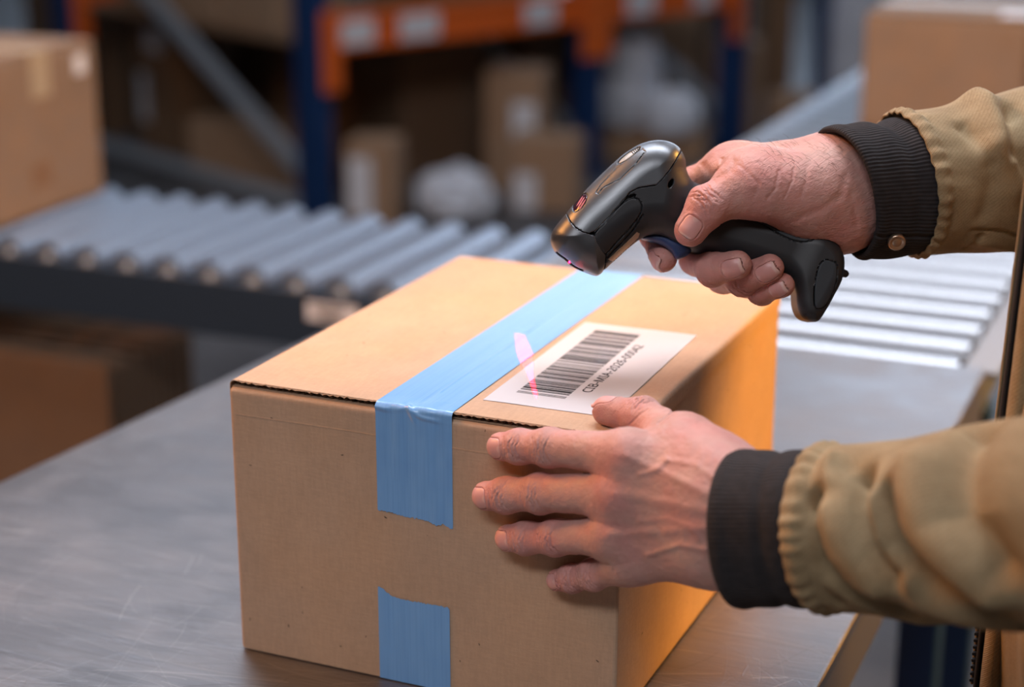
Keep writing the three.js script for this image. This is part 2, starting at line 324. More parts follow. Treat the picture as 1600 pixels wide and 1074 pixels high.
// ---------------------------------------------------------------- roller conveyors
function roller(parent, a, b, r, mat) {
  const m = part('roller', rod(a, b, r, 28), mat, parent);
  const A = V(a), B = V(b), d = B.clone().sub(A).normalize(), e = (p, s) => p.clone().addScaledVector(d, s).toArray();
  part('axle', rod(e(A, -0.006), e(A, 0.02), 0.006, 8), M.galv, m); part('axle', rod(e(B, -0.02), e(B, 0.006), 0.006, 8), M.galv, m);
}
{
  const t = thing('roller_conveyor', 'roller conveyor with dark slate side rail running behind the table', 'conveyor'), y = 0.795, z0 = -1.10, z1 = -1.455;
  for (let i = 0; i < 31; i++) roller(t, [-0.33 - 0.068 * i + 0.0005, y + 0.002, z0 - 0.004], [-0.33 - 0.068 * i + 0.0005, y + 0.002, z1 + 0.004], 0.0225, M.roller);
  for (const [z, s] of [[z0 + 0.004, 1], [z1 - 0.004, -1]]) {
    part('side_rail', join([bx(2.22, 0.078, 0.006, -1.36, 0.757, z, 0.001), bx(2.22, 0.005, 0.026, -1.36, 0.72, z - s * 0.012, 0.001)]), M.rail, t);
  }
  for (const x of [-2.3, -1.4, -0.42]) { for (const z of [z0 - 0.02, z1 + 0.02]) part('leg', bx(0.045, 0.72, 0.03, x, 0.36, z), M.rail, t); part('cross_brace', bx(0.03, 0.03, 0.32, x, 0.3, -1.2775), M.rail, t); }
  const st = part('sticker', bx(0.078, 0.026, 0.0008, -0.541, 0.772, z0 + 0.0076, 0.0003, 1), M.paper, t);
  for (let i = 0; i < 4; i++) part('print_line', bx(0.05 - i * 0.006, 0.0022, 0.0003, -0.545, 0.779 - i * 0.0048, z0 + 0.0082, 0.0001, 1), M.black, st);
}
{
  const t = thing('roller_conveyor', 'wide bright roller conveyor leading straight away from the far table edge', 'conveyor'), y = 0.876, x0 = -0.17, x1 = 0.325;
  for (let i = 0; i < 36; i++) roller(t, [x0 + 0.004, y, -0.832 - 0.066 * i], [x1 - 0.004, y, -0.832 - 0.066 * i], 0.0245, M.rollerDull);
  for (const [x, s] of [[x0 - 0.004, -1], [x1 + 0.004, 1]]) part('side_rail', join([bx(0.006, 0.085, 2.5, x, 0.85, -2.055, 0.001), bx(0.034, 0.006, 2.5, x + s * 0.016, 0.891, -2.055, 0.001)]), M.railGrey, t);
  for (const z of [-0.95, -2.0, -3.1]) { for (const x of [x0 + 0.01, x1 - 0.01]) part('leg', bx(0.05, 0.81, 0.04, x, 0.405, z), M.navy, t); part('cross_brace', bx(0.46, 0.04, 0.03, 0.078, 0.35, z), M.navy, t); }
}

// ---------------------------------------------------------------- plain cartons behind
// pos is the middle of the foot; w, h, d along x, y, z; tape over the seam; stick: [face, u, v, w, h] white paper labels
function carton(label, group, pos, w, h, d, turn, mat, o = {}) {
  const t = thing('carton', label, 'box', pos, turn, group);
  part('body', bx(w, h - 0.006, d, 0, (h - 0.006) / 2, 0, 0.006), mat, t);
  for (const s of [-1, 1]) part('flap', bx(w - 0.004, 0.005, d / 2 - 0.002, 0, h - 0.0025, s * d / 4, 0.002, 1), mat, t);
  if (o.tape) { part('tape', bx(w + 0.003, 0.0012, 0.05, 0, h + 0.0004, 0, 0.0004, 1), M.farTape, t); for (const s of [-1, 1]) part('tape_end', bx(0.0012, 0.07, 0.05, s * (w / 2 + 0.0008), h - 0.035, 0, 0.0004, 1), M.farTape, t); }
  for (const [f, u, v, lw, lh, lm] of o.stick || []) part('paper_label', f === 'x' ? bx(0.0012, lh, lw, w / 2 + 0.0008, v * h, u * d, 0.0003, 1) : f === 'y' ? bx(lw, 0.0012, lh, u * w, h + 0.001, v * d, 0.0003, 1) : bx(lw, lh, 0.0012, u * w, v * h, d / 2 + 0.0008, 0.0003, 1), lm || M.paper, t);
  return t;
}
carton('tan carton riding on the dark-railed roller conveyor beside a navy rack post', null, [-1.30, 0.8195, -1.262], 0.34, 0.245, 0.30, 0.05, M.cardMid, { tape: true, stick: [['x', -0.35, 0.86, 0.03, 0.03], ['x', 0.05, 0.25, 0.05, 0.035, M.cardDark]] });
carton('large brown carton with white paper on top on the straight conveyor', null, [0.075, 0.9005, -2.17], 0.262, 0.192, 0.31, 0.02, M.cardMid, { tape: true, stick: [['y', 0.4, 0.36, 0.05, 0.06]] });

const tan2 = lin(0.62, 0.55, 0.2);
M.yellow = std({ color: tan2, roughness: 0.6 });
const RY = -0.45;
carton('low wide brown carton on the floor behind the diagonal rack brace', null, [-2.95, 0, -4.86], 0.52, 0.24, 0.3, RY + 0.12, M.cardFar, {});
carton('upright carton with a tall white label just right of the front rack post', null, [-2.235, 0, -4.43], 0.165, 0.30, 0.2, 0.25, M.cardFar, { stick: [['z', -0.2, 0.5, 0.08, 0.2]] });
carton('tall carton with one white label standing behind two lower boxes', null, [-2.03, 0, -5.2], 0.22, 0.45, 0.22, 0.2, M.cardFar, { stick: [['z', 0.18, 0.6, 0.09, 0.13]] });
carton('mid-size carton in front of the tall carton on the floor', null, [-1.80, 0, -4.93], 0.235, 0.26, 0.2, 0.2, M.cardFar, { stick: [['z', -0.28, 0.27, 0.08, 0.13]] });
carton('pale carton with a yellow patch on its face near the rack end', null, [-1.56, 0, -6.45], 0.2, 0.42, 0.22, 0.25, M.cardFar, { stick: [['z', -0.05, 0.62, 0.09, 0.08, M.yellow], ['z', -0.2, 0.25, 0.08, 0.07]] });
carton('tall narrow carton standing highest at the rack end', null, [-1.93, 0, -6.75], 0.2, 0.66, 0.24, 0.25, M.cardFar, {});
carton('low brown carton below the white wrapped bundle', null, [-1.80, 0, -5.95], 0.52, 0.11, 0.3, 0.25, M.cardFar, {});
const far = 'cartons stacked at the back of the hall';
carton('grey tan upright carton by the far navy post', far, [-1.72, 0, -7.0], 0.12, 0.66, 0.2, 0.2, M.cardFar, { stick: [['z', 0, 0.8, 0.07, 0.1]] });
carton('slim tall carton at the back beside the pale sheeted bales', far, [-1.5, 0, -6.9], 0.12, 0.74, 0.2, 0.2, M.cardDark, {});
carton('short carton at the foot of the far upright cartons', far, [-1.32, 0, -6.5], 0.2, 0.2, 0.2, 0.3, M.cardFar, {});

// crumpled white film bag and wrapped bundle
function crumple(rx, ry, rz, seed, amp, flat) {
  const g = new THREE.IcosahedronGeometry(1, 24), p = g.attributes.position;
  for (let i = 0; i < p.count; i++) {
    const x = p.getX(i), y = p.getY(i), z = p.getZ(i);
    let n = 0; for (const [f, a] of [[2.3, 1], [5.1, 0.6], [11, 0.3]]) n += a * (0.5 - Math.abs(noise3(x * f + seed, y * f, z * f)));
    const k = 1 + amp * n, e = flat ? 0.62 : 1, q = (v) => Math.sign(v) * Math.pow(Math.abs(v), e);
    p.setXYZ(i, q(x) * rx * k, Math.max(-0.93, q(y) * k) * ry, q(z) * rz * k);
  }
  g.computeVertexNormals(); return g;
}
{
  const b = thing('film_bag', 'crumpled white plastic bag on the floor between the cartons', 'bag', [-2.03, 0.076, -4.63]); part('bag_skin', crumple(0.115, 0.08, 0.1, 3, 0.4), M.plastic, b); part('knot', at(crumple(0.03, 0.035, 0.03, 9, 0.4), 0.02, 0.075, 0), M.plastic, b);
  const w = thing('wrapped_bundle', 'bluish white film-wrapped bundle behind the second rack post', 'bundle', [-1.9, 0.30, -5.95]);
  part('film', crumple(0.13, 0.185, 0.13, 14, 0.3, true), M.plastic, w);
  for (const y of [-0.08, 0.02, 0.1]) part('strap', at(new THREE.TorusGeometry(0.125, 0.006, 6, 24), 0, y, 0, Math.PI / 2), std({ color: lin(0.25, 0.33, 0.42), roughness: 0.4 }), w);
  const b2 = thing('film_bag', 'white plastic bag lying beside the wrapped bundle', 'bag', [-1.645, 0.195, -5.86]); part('bag_skin', crumple(0.1, 0.09, 0.1, 21, 0.25), M.plastic, b2);
  for (const [x, z, h, s, l] of [[-1.24, -7.25, 0.62, 31, 'pale sheeted bale right of the far navy post'], [-0.98, -7.4, 0.7, 37, 'pale sheeted bale nearest the carton on the straight conveyor']]) {
    const q = thing('sheeted_bale', l, 'bale', [x, h / 2, z]); part('sheet', crumple(0.1, h / 2 / 0.93, 0.12, s, 0.12, true), M.plastic, q); part('band', at(new THREE.TorusGeometry(0.1, 0.006, 6, 20), 0, 0.05, 0, Math.PI / 2), M.navy, q);
  }
}
// bundle of folded cartons on edge under the conveyor
{
  const g = 'folded cartons leaning on edge under the conveyor', names = ['foremost', 'second', 'third', 'fourth', 'fifth', 'rearmost'];
  for (let i = 0; i < 6; i++) {
    const t = thing('folded_carton', `folded flat brown carton on edge under the conveyor, ${names[i]} of the row`, 'box', [-1.235, 0, -1.15 - i * 0.042], 0.04 - i * 0.008, g);
    part('panel', bx(0.56, 0.628 - (i % 3) * 0.006, 0.012, 0, 0.316, 0.006, 0.003), M.cardShaded, t); part('panel', bx(0.55, 0.62 - (i % 2) * 0.008, 0.012, 0.004, 0.312, -0.009, 0.003), M.cardShaded, t);
  }
}

// ---------------------------------------------------------------- pallet rack
// posts: where the frames stand along the rack; F: how deep it is; deco: [metres along, width] of the location labels on the front beam
function palletRack(label, pos, turn, posts, F, beamY, deco) {
  const t = thing('pallet_rack', label, 'rack', pos, turn);
  const post = (x, z) => part('post', join([bx(0.088, 3.2, 0.012, x, 1.6, z + 0.04, 0.002, 1), bx(0.012, 3.2, 0.085, x - 0.038, 1.6, z, 0.002, 1), bx(0.012, 3.2, 0.085, x + 0.038, 1.6, z, 0.002, 1), bx(0.15, 0.008, 0.13, x, 0.004, z, 0.001, 1)]), M.navy, t);
  for (const p of posts) {
    post(0, -p); post(-F, -p);
    part('brace', bar([-0.05, 0.14, -p - 0.02], [-F + 0.02, 1.02, -p - 0.02], 0.014, 0.07, 0.002), M.galv, t);
    part('brace', bar([-0.05, 1.95, -p - 0.02], [-F + 0.02, 1.02, -p - 0.02], 0.014, 0.06, 0.002), M.galv, t);
    part('brace', bx(F - 0.1, 0.05, 0.012, -F / 2, 0.06, -p - 0.02, 0.002), M.galv, t);
  }
  for (let k = 0; k + 1 < posts.length; k++) for (const y of beamY) {
    const L = posts[k + 1] - posts[k], z = -(posts[k] + posts[k + 1]) / 2;
    for (const x of [0, -F]) {
      const b = part('beam', join([bx(0.045, 0.125, L - 0.1, x + 0.015, y, z, 0.004), bx(0.012, 0.022, L - 0.12, x + 0.039, y + 0.048, z, 0.002), bx(0.012, 0.022, L - 0.12, x + 0.039, y - 0.048, z, 0.002)]), M.orange, t);
      for (const q of [-posts[k] - 0.04, -posts[k + 1] + 0.04]) part('connector', bx(0.012, 0.27, 0.075, x + 0.056, y - 0.055, q, 0.003), M.orange, b);
      if (!x && deco && y === beamY[0]) for (const [f, w] of deco[k] || []) part('location_label', bx(0.0015, 0.085, w, x + 0.047, y, -f, 0.0004, 1), M.paper, b);
    }
    part('deck', bx(F - 0.06, 0.018, L - 0.1, -F / 2, y - 0.05, z, 0.002), M.cardDark, t);
  }
  return t;
}
palletRack('navy pallet rack with orange beams and a galvanised diagonal brace', [-2.408, 0, -4.32], RY, [0, 1.26, 2.08], 1.75, [0.655, 1.9], [[[0.15, 0.15], [0.42, 0.17], [0.98, 0.15]], [[1.5, 0.15], [1.85, 0.12]]]);
palletRack('second navy pallet rack with orange beams deep behind the first', [-5.15, 0, -5.35], RY, [0, 1.82, 3.64], 1.2, [0.7, 1.9], []);
const inRack = (a, b, y) => [-2.408 - a * Math.cos(RY) - b * Math.sin(RY), y, -4.32 + a * Math.sin(RY) - b * Math.cos(RY)];
const shelf = 'cartons on the first deck of the front rack';
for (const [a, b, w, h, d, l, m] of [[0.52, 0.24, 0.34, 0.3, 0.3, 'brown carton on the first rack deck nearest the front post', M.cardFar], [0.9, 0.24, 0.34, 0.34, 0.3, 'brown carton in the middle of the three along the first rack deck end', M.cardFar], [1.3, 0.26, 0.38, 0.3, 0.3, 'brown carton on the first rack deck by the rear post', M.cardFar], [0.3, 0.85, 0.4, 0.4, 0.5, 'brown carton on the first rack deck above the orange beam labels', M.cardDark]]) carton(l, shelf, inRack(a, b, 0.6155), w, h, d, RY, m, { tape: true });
{
  const row = 'cartons on the floor inside the dark rack';
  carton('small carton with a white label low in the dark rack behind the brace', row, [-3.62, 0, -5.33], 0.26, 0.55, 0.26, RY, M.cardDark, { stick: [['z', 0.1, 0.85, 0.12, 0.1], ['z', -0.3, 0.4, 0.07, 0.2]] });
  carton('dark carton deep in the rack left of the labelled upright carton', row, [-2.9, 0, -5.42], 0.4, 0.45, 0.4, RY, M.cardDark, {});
  const dark = 'large dark cartons added to darken the back of the racks';  // added stock that makes the rack interior dark and hides the bright floor
  for (const [a, b, w, h, d, l] of [[0.52, 0.86, 0.3, 0.56, 0.4, 'added dark brown carton behind the upright labelled carton inside the rack'], [0.76, 1.68, 0.48, 0.56, 0.56, 'added dark brown carton behind the tall white-labelled carton'], [1.36, 1.68, 0.6, 0.56, 0.56, 'added dark brown carton at the back of the rack beyond the white bag'], [1.42, 0.92, 0.5, 0.56, 0.4, 'added dark brown carton in the far rear corner of the rack'],
    [2.3, 0.5, 0.7, 0.95, 0.5, 'added tall dark carton stack block left of the diagonal brace'], [2.3, 1.25, 0.7, 1.1, 0.6, 'added tall dark carton standing between the two racks'], [2.35, 2.2, 0.8, 1.0, 0.6, 'added tall dark carton deep between the two racks'], [1.3, 3.05, 0.9, 0.66, 0.5, 'added wide dark carton beyond the end frame of the rack']]) carton(l, dark, inRack(a, b, 0), w, h, d, RY, M.cardShaded, {});
  const p = thing('guard_post', 'slim navy post standing among the far bales', 'post', [-1.35, 0, -7.08]); part('shaft', bx(0.06, 1.2, 0.06, 0, 0.6, 0, 0.004), M.navy, p); part('foot', bx(0.14, 0.01, 0.14, 0, 0.005, 0, 0.002), M.navy, p);
}

// ---------------------------------------------------------------- the taped parcel
const PW = 0.261, PH = 0.18535, PD = 0.3412, TY = 0.9;
{
  const t = thing('parcel', 'large brown cardboard box sealed with light blue tape on the table', 'box', [0, TY, 0]);
  const th = 0.0043, H0 = PH - th;
  // shell: side profile extruded across, rounded where the front panel folds over
  const s = new THREE.Shape(), r = 0.0045;
  s.moveTo(0, 0.001); s.lineTo(PD, 0.001); s.lineTo(PD, H0 - r); s.quadraticCurveTo(PD, H0, PD - r, H0); s.lineTo(r, H0); s.quadraticCurveTo(0, H0, 0, H0 - r); s.closePath();
  const g = new THREE.ExtrudeGeometry(s, { depth: PW - 0.0052, bevelEnabled: true, bevelSize: 0.002, bevelThickness: 0.0026, bevelOffset: -0.002, bevelSegments: 3, curveSegments: 8 });
  g.rotateY(Math.PI / 2); g.translate(0.0026, 0, 0);
  part('body', metric(g), M.card, t);
  // crease line scored a little below the fold on the front panel, and bottom flap edge
  part('score_line', sheet(60, 3, (u, v) => [0.004 + u * (PW - 0.008), H0 - 0.0165 - v * 0.0014 + 0.0006 * noise3(u * 9, 2, 1), 0.00004 + 0.00016 * Math.sin(v * Math.PI)], (u, v) => [u * PW, v * 0.002], true), M.card, t);
  part('bottom_flap', bx(PW - 0.012, 0.0022, 0.004, PW / 2, 0.0008, -0.0035, 0.0005, 1), M.cardEdge, t);
  // the two long flaps: board with two liners and a wavy core, folded down the side
  for (const side of [0, 1]) {
    const x0 = 0.0004, x1 = PW / 2 - 0.0006, zf = -0.0028, zb = -PD + 0.002, ro = 0.0042;
    const f = new THREE.Group(); f.name = numbered('top_flap'); t.add(f); if (side) { f.position.x = PW; f.scale.x = 1; }
    const X = (x) => (side ? -x : x);
    const liner = (yTop, thk, in0) => {
      const sh = new THREE.Shape(), R = ro - (PH - yTop);
      sh.moveTo(X(x0 + in0), PH - 0.011); sh.lineTo(X(x0 + in0), yTop - R); sh.quadraticCurveTo(X(x0 + in0), yTop, X(x0 + in0 + R), yTop); sh.lineTo(X(x1), yTop);
      sh.lineTo(X(x1), yTop - thk); sh.lineTo(X(x0 + in0 + R), yTop - thk); sh.quadraticCurveTo(X(x0 + in0 + thk), yTop - thk, X(x0 + in0 + thk), yTop - R); sh.lineTo(X(x0 + in0 + thk), PH - 0.011); sh.closePath();
      const q = new THREE.ExtrudeGeometry(sh, { depth: zf - zb, bevelEnabled: false, curveSegments: 6 }); q.translate(0, 0, zb); return q;
    };
    part('liner', metric(liner(PH, 0.0005, -0.0014)), M.card, f);
    part('inner_liner', metric(liner(PH - th + 0.0004, 0.0004, 0.0006)), M.cardEdge, f);
    const n = 220; // fluted core, set back from the cut edge
    part('flute', sheet(n, 1, (u, v) => { const x = 0.004 + u * (x1 - 0.006); return [X(x), PH - 0.0021 + 0.0014 * Math.sin(x / 0.0048 * 2 * Math.PI), lerp(zf - 0.0012, zf - 0.012, v)]; }, (u, v) => [u * 0.13, v * 0.01], !side), M.cardEdge, f);
    // torn, frayed lip of the cut liner
    part('frayed_lip', sheet(160, 1, (u, v) => { const x = 0.005 + u * (x1 - 0.006), k = 0.00035 * noise3(x * 900, 3 + side, 1) + 0.0003 * Math.sin(x / 0.0048 * 2 * Math.PI); return [X(x), PH - 0.00015 - v * 0.0007 + k, zf + 0.0002 + 0.0005 * v]; }, (u, v) => [u * 0.13, v * 0.001], !!side), M.cardEdge, f);
  }
}

// ---------------------------------------------------------------- blue tape
const tapeBump = texture(512, 256, (u, v) => 0.5 + 0.2 * tnoise(u, v, 90, 3, 141) + 0.16 * tnoise(u, v, 210, 2, 142) + 0.1 * tnoise(u, v, 24, 5, 143) + 0.1 * tnoise(u, v, 5, 60, 144), false, 18, 8);
const tapeMap = texture(512, 256, (u, v) => { const n = 0.014 * tnoise(u, v, 70, 3, 151) + 0.014 * tnoise(u, v, 150, 2, 152) + 0.01 * tnoise(u, v, 9, 7, 153); return [0.44 + n, 0.645 + n, 0.855 + n * 0.7]; }, true, 18, 8);
M.tape = phys({ map: tapeMap, roughness: 0.34, bumpMap: tapeBump, bumpScale: 0.00006, clearcoat: 0.35, clearcoatRoughness: 0.22 });
{
  const x0 = 0.1035, x1 = 0.1545, lift = 0.0005;
  // runs along the top from the back edge, over the front fold, down the front panel to a torn end
  const torn = (x, seed) => { const u = (x - x0) / (x1 - x0); return 0.0009 * noise3(u * 9, seed, 1) + 0.00055 * noise3(u * 55, seed, 2) + (u > 0.42 ? 0.0006 * noise3(u * 130, seed, 5) : 0); };
  const path = (s) => { // s metres from the back edge; returns y, z and the outward normal
    const flat = PD - 0.003, R = 0.003, arc = R * Math.PI / 2;
    if (s < flat) return [PH, -PD + s, 1, 0];
    if (s < flat + arc) { const a = (s - flat) / R; return [PH - R + R * Math.cos(a), -R + R * Math.sin(a), Math.cos(a), Math.sin(a)]; }
    return [PH - R - (s - flat - arc), 0, 0, 1];
  };
  const build = (sEnd, thick) => sheet(90, 460, (u, v) => {
    const x = lerp(x0, x1, u), back = -0.03, end = sEnd(x), s = v < 0.55 ? lerp(back, PD - 0.02, v / 0.55) : lerp(PD - 0.02, end, (v - 0.55) / 0.45), q = s < 0 ? [PH + s, -PD - 0.0003, 0, -1] : path(s);
    const fold = Math.exp(-Math.pow((s - (PD + 0.0035 + 0.004 * (u - 0.5) - 0.0035 * Math.exp(-Math.pow((u - 0.42) / 0.12, 2)))) / 0.0016, 2)), seam = Math.exp(-Math.pow((x - PW / 2 + 0.0004) / 0.0009, 2)) * (s < PD - 0.008 ? 1 : 0);
    const ridge = Math.exp(-Math.pow((x - PW / 2 - 0.0016 - 0.0006 * Math.sin(s * 40)) / 0.0006, 2)) * (s < PD - 0.03 && s > 0.08 ? 1 : 0);
    const pleat = Math.exp(-Math.pow((u - 0.45 - (s - PD) * 9) / 0.035, 2)) * Math.exp(-Math.pow((s - PD - 0.002) / 0.006, 2));
    const wr = 0.0004 * noise3(x * 160, s * 14, 2) * (s > PD - 0.015 ? 1 : 0.35) + 0.0008 * fold * (0.7 + 0.6 * noise3(x * 120, 1, 9)) - 0.0007 * seam + 0.0005 * ridge + 0.0011 * pleat;
    const k = lift + Math.max(-0.0002, wr) + thick; return [x, TY + q[0] + q[2] * k, q[1] + q[3] * k];
  }, (u, v) => [u * 0.051, v * 0.45]);
  const a = build((x) => 0.4085 + 0.0012 - torn(x, 4) + 0.0038 * Math.pow((x - x0) / (x1 - x0), 1.2), 0);
  tag(part('tape_strip', a, M.tape, scene), 'light blue tape strip along the box top ending torn on the front', 'tape', 'blue tape on the parcel');
  const b = sheet(90, 60, (u, v) => {
    const x = lerp(x0 - 0.0012, x1 - 0.0028, u), top = TY + 0.0625 - 0.0042 * sstep(0, 0.22, u) + 0.0012 * (1 - u) - 0.0003 - torn(x, 8) * 0.8, y = lerp(TY + 0.0008, top, v);
    return [x, y, 0.0004 + 0.00025 * (noise3(x * 160, y * 20, 7) + 1) * 0.5];
  }, (u, v) => [u * 0.051, v * 0.063], false);
  tag(part('tape_strip', b, M.tape, scene), 'light blue tape strip rising from the bottom of the box front', 'tape', 'blue tape on the parcel');
}

// ---------------------------------------------------------------- barcode label
{
  const Lx = 0.0805, Lz = 0.1775, W = 2048, H = 928;
  const map = canvasTexture(W, H, (g) => {
    g.fillStyle = '#bebec2'; g.fillRect(0, 0, W, H);
    const r = rng(77), px = W / Lz; // u runs from the front of the box to the back, v from the tape to the right side
    const v0 = 0.0132 * px, v1 = 0.0452 * px, u0 = 0.0205 * px, u1 = 0.163 * px;
    g.fillStyle = '#141316'; let u = u0; const mod = (u1 - u0) / 196, seq = [1, 1, 1, 2, 1, 4, 2, 1, 3, 1, 2, 2];
    let i = 0;
    while (u < u1 - mod) { const w = i < seq.length ? seq[i] : (r() < 0.34 ? 1 : r() < 0.5 ? 2 : r() < 0.6 ? 3 : 4); const gap = i < seq.length ? (i === 2 ? 4 : 1) : (r() < 0.6 ? 1 : r() < 0.7 ? 2 : 3); g.fillRect(u, v0, Math.min(w * mod, u1 - u), v1 - v0); u += (w + gap) * mod; i++; }
    g.save(); g.font = `${Math.round(0.0083 * px)}px sans-serif`; g.textBaseline = 'middle'; const tw = g.measureText('CIB-MIA-2026-00042').width, want = 0.1045 * px;
    g.translate(0.0365 * px, 0.0525 * px); g.scale(want / tw, 1); g.fillText('CIB-MIA-2026-00042', 0, 0); g.strokeStyle = '#141316'; g.lineWidth = 3; g.strokeText('CIB-MIA-2026-00042', 0, 0); g.restore();
  });
  const t = thing('shipping_label', 'white barcode label reading CIB-MIA-2026-00042 on the box top', 'label', [0.2005, TY + PH + 0.0004, -0.1185], 0.014);
  // u along -z, v along +x
  const g = sheet(60, 24, (u, v) => [(v - 0.5) * Lx, 0.0001 + 0.00012 * noise3(u * 6, v * 4, 3), (0.5 - u) * Lz], (u, v) => [u, 1 - v], false);
  part('label_sheet', g, phys({ map, roughness: 0.75, specularIntensity: 0.18 }), t);
  part('label_backing', bx(Lx, 0.0002, Lz, 0, -0.0002, 0, 0.00005, 1), M.paper, t);
}

// ---------------------------------------------------------------- barcode scanner
// drawn side on in its own plane: u to the nose side negative, v up, w across the body; metres
const SC = { o: [0.26, 1.1781, -0.1296], k: 1.10 / 2781.05 };
SC.m = new THREE.Matrix4().makeRotationFromEuler(new THREE.Euler(-0.30213, 0.40896, 0, 'YXZ')); SC.m.setPosition(V(SC.o));
const SCI = SC.m.clone().invert().elements;
const Q = (x, y) => [(x - 1085) * SC.k, -(y - 360) * SC.k];
const outline = (list, n) => smooth2(list.map((p) => Q(p[0], p[1])), n);
const scBody = (() => {
  const P = poly2(outline([[861, 369], [884, 336], [914, 300], [948, 266], [978, 240], [1004, 226], [1032, 222], [1055, 230], [1068, 248], [1071, 268], [1080, 284], [1100, 292], [1130, 307], [1162, 325], [1205, 337], [1243, 346], [1268, 358], [1289, 371], [1308, 390], [1314, 406], [1311, 436], [1298, 463], [1284, 488], [1272, 503], [1258, 502], [1248, 496], [1241, 480], [1239, 458], [1232, 440], [1200, 426], [1160, 413], [1115, 402], [1078, 393], [1052, 380], [1030, 369], [1006, 371], [982, 388], [957, 410], [942, 424], [934, 430], [914, 424], [897, 416], [884, 405], [868, 392]], 190));
  const cut = poly2([[800, 350], [861, 372], [934, 432], [940, 480], [800, 480]].map((p) => Q(p[0], p[1])));
  const N0 = Q(861, 369), N1 = Q(934, 430);
  const nx = -(N1[1] - N0[1]), ny = N1[0] - N0[0], nl = Math.hypot(nx, ny);
  return (u, v, w) => {
    const x = u / SC.k + 1085, y = 360 - v / SC.k;
    const s = P(u, v), t = sstep(1035, 1118, x + (y - 300) * 0.25), butt = sstep(1215, 1262, x + (y - 430) * 0.45), nose = sstep(960, 890, x - (y - 360) * 0.2);
    const hw = lerp(lerp(0.0265, 0.0165, t), 0.0185, butt) + 0.0015 * nose, r = lerp(lerp(lerp(0.019, 0.0135, t), 0.008, butt), 0.0165, nose);
    const qx = s + r, qz = Math.abs(w) - (hw - r);
    return Math.min(Math.max(qx, qz), 0) + Math.hypot(Math.max(qx, 0), Math.max(qz, 0)) - r;
  };
})();
const scWorld = (x, y, z) => scBody(SCI[0] * x + SCI[4] * y + SCI[8] * z + SCI[12], SCI[1] * x + SCI[5] * y + SCI[9] * z + SCI[13], SCI[2] * x + SCI[6] * y + SCI[10] * z + SCI[14]);
const TRIGGER = outline([[1002, 373], [1016, 367], [1032, 366], [1052, 374], [1078, 390], [1076, 397], [1056, 406], [1047, 394], [1032, 383], [1014, 377]], 60);
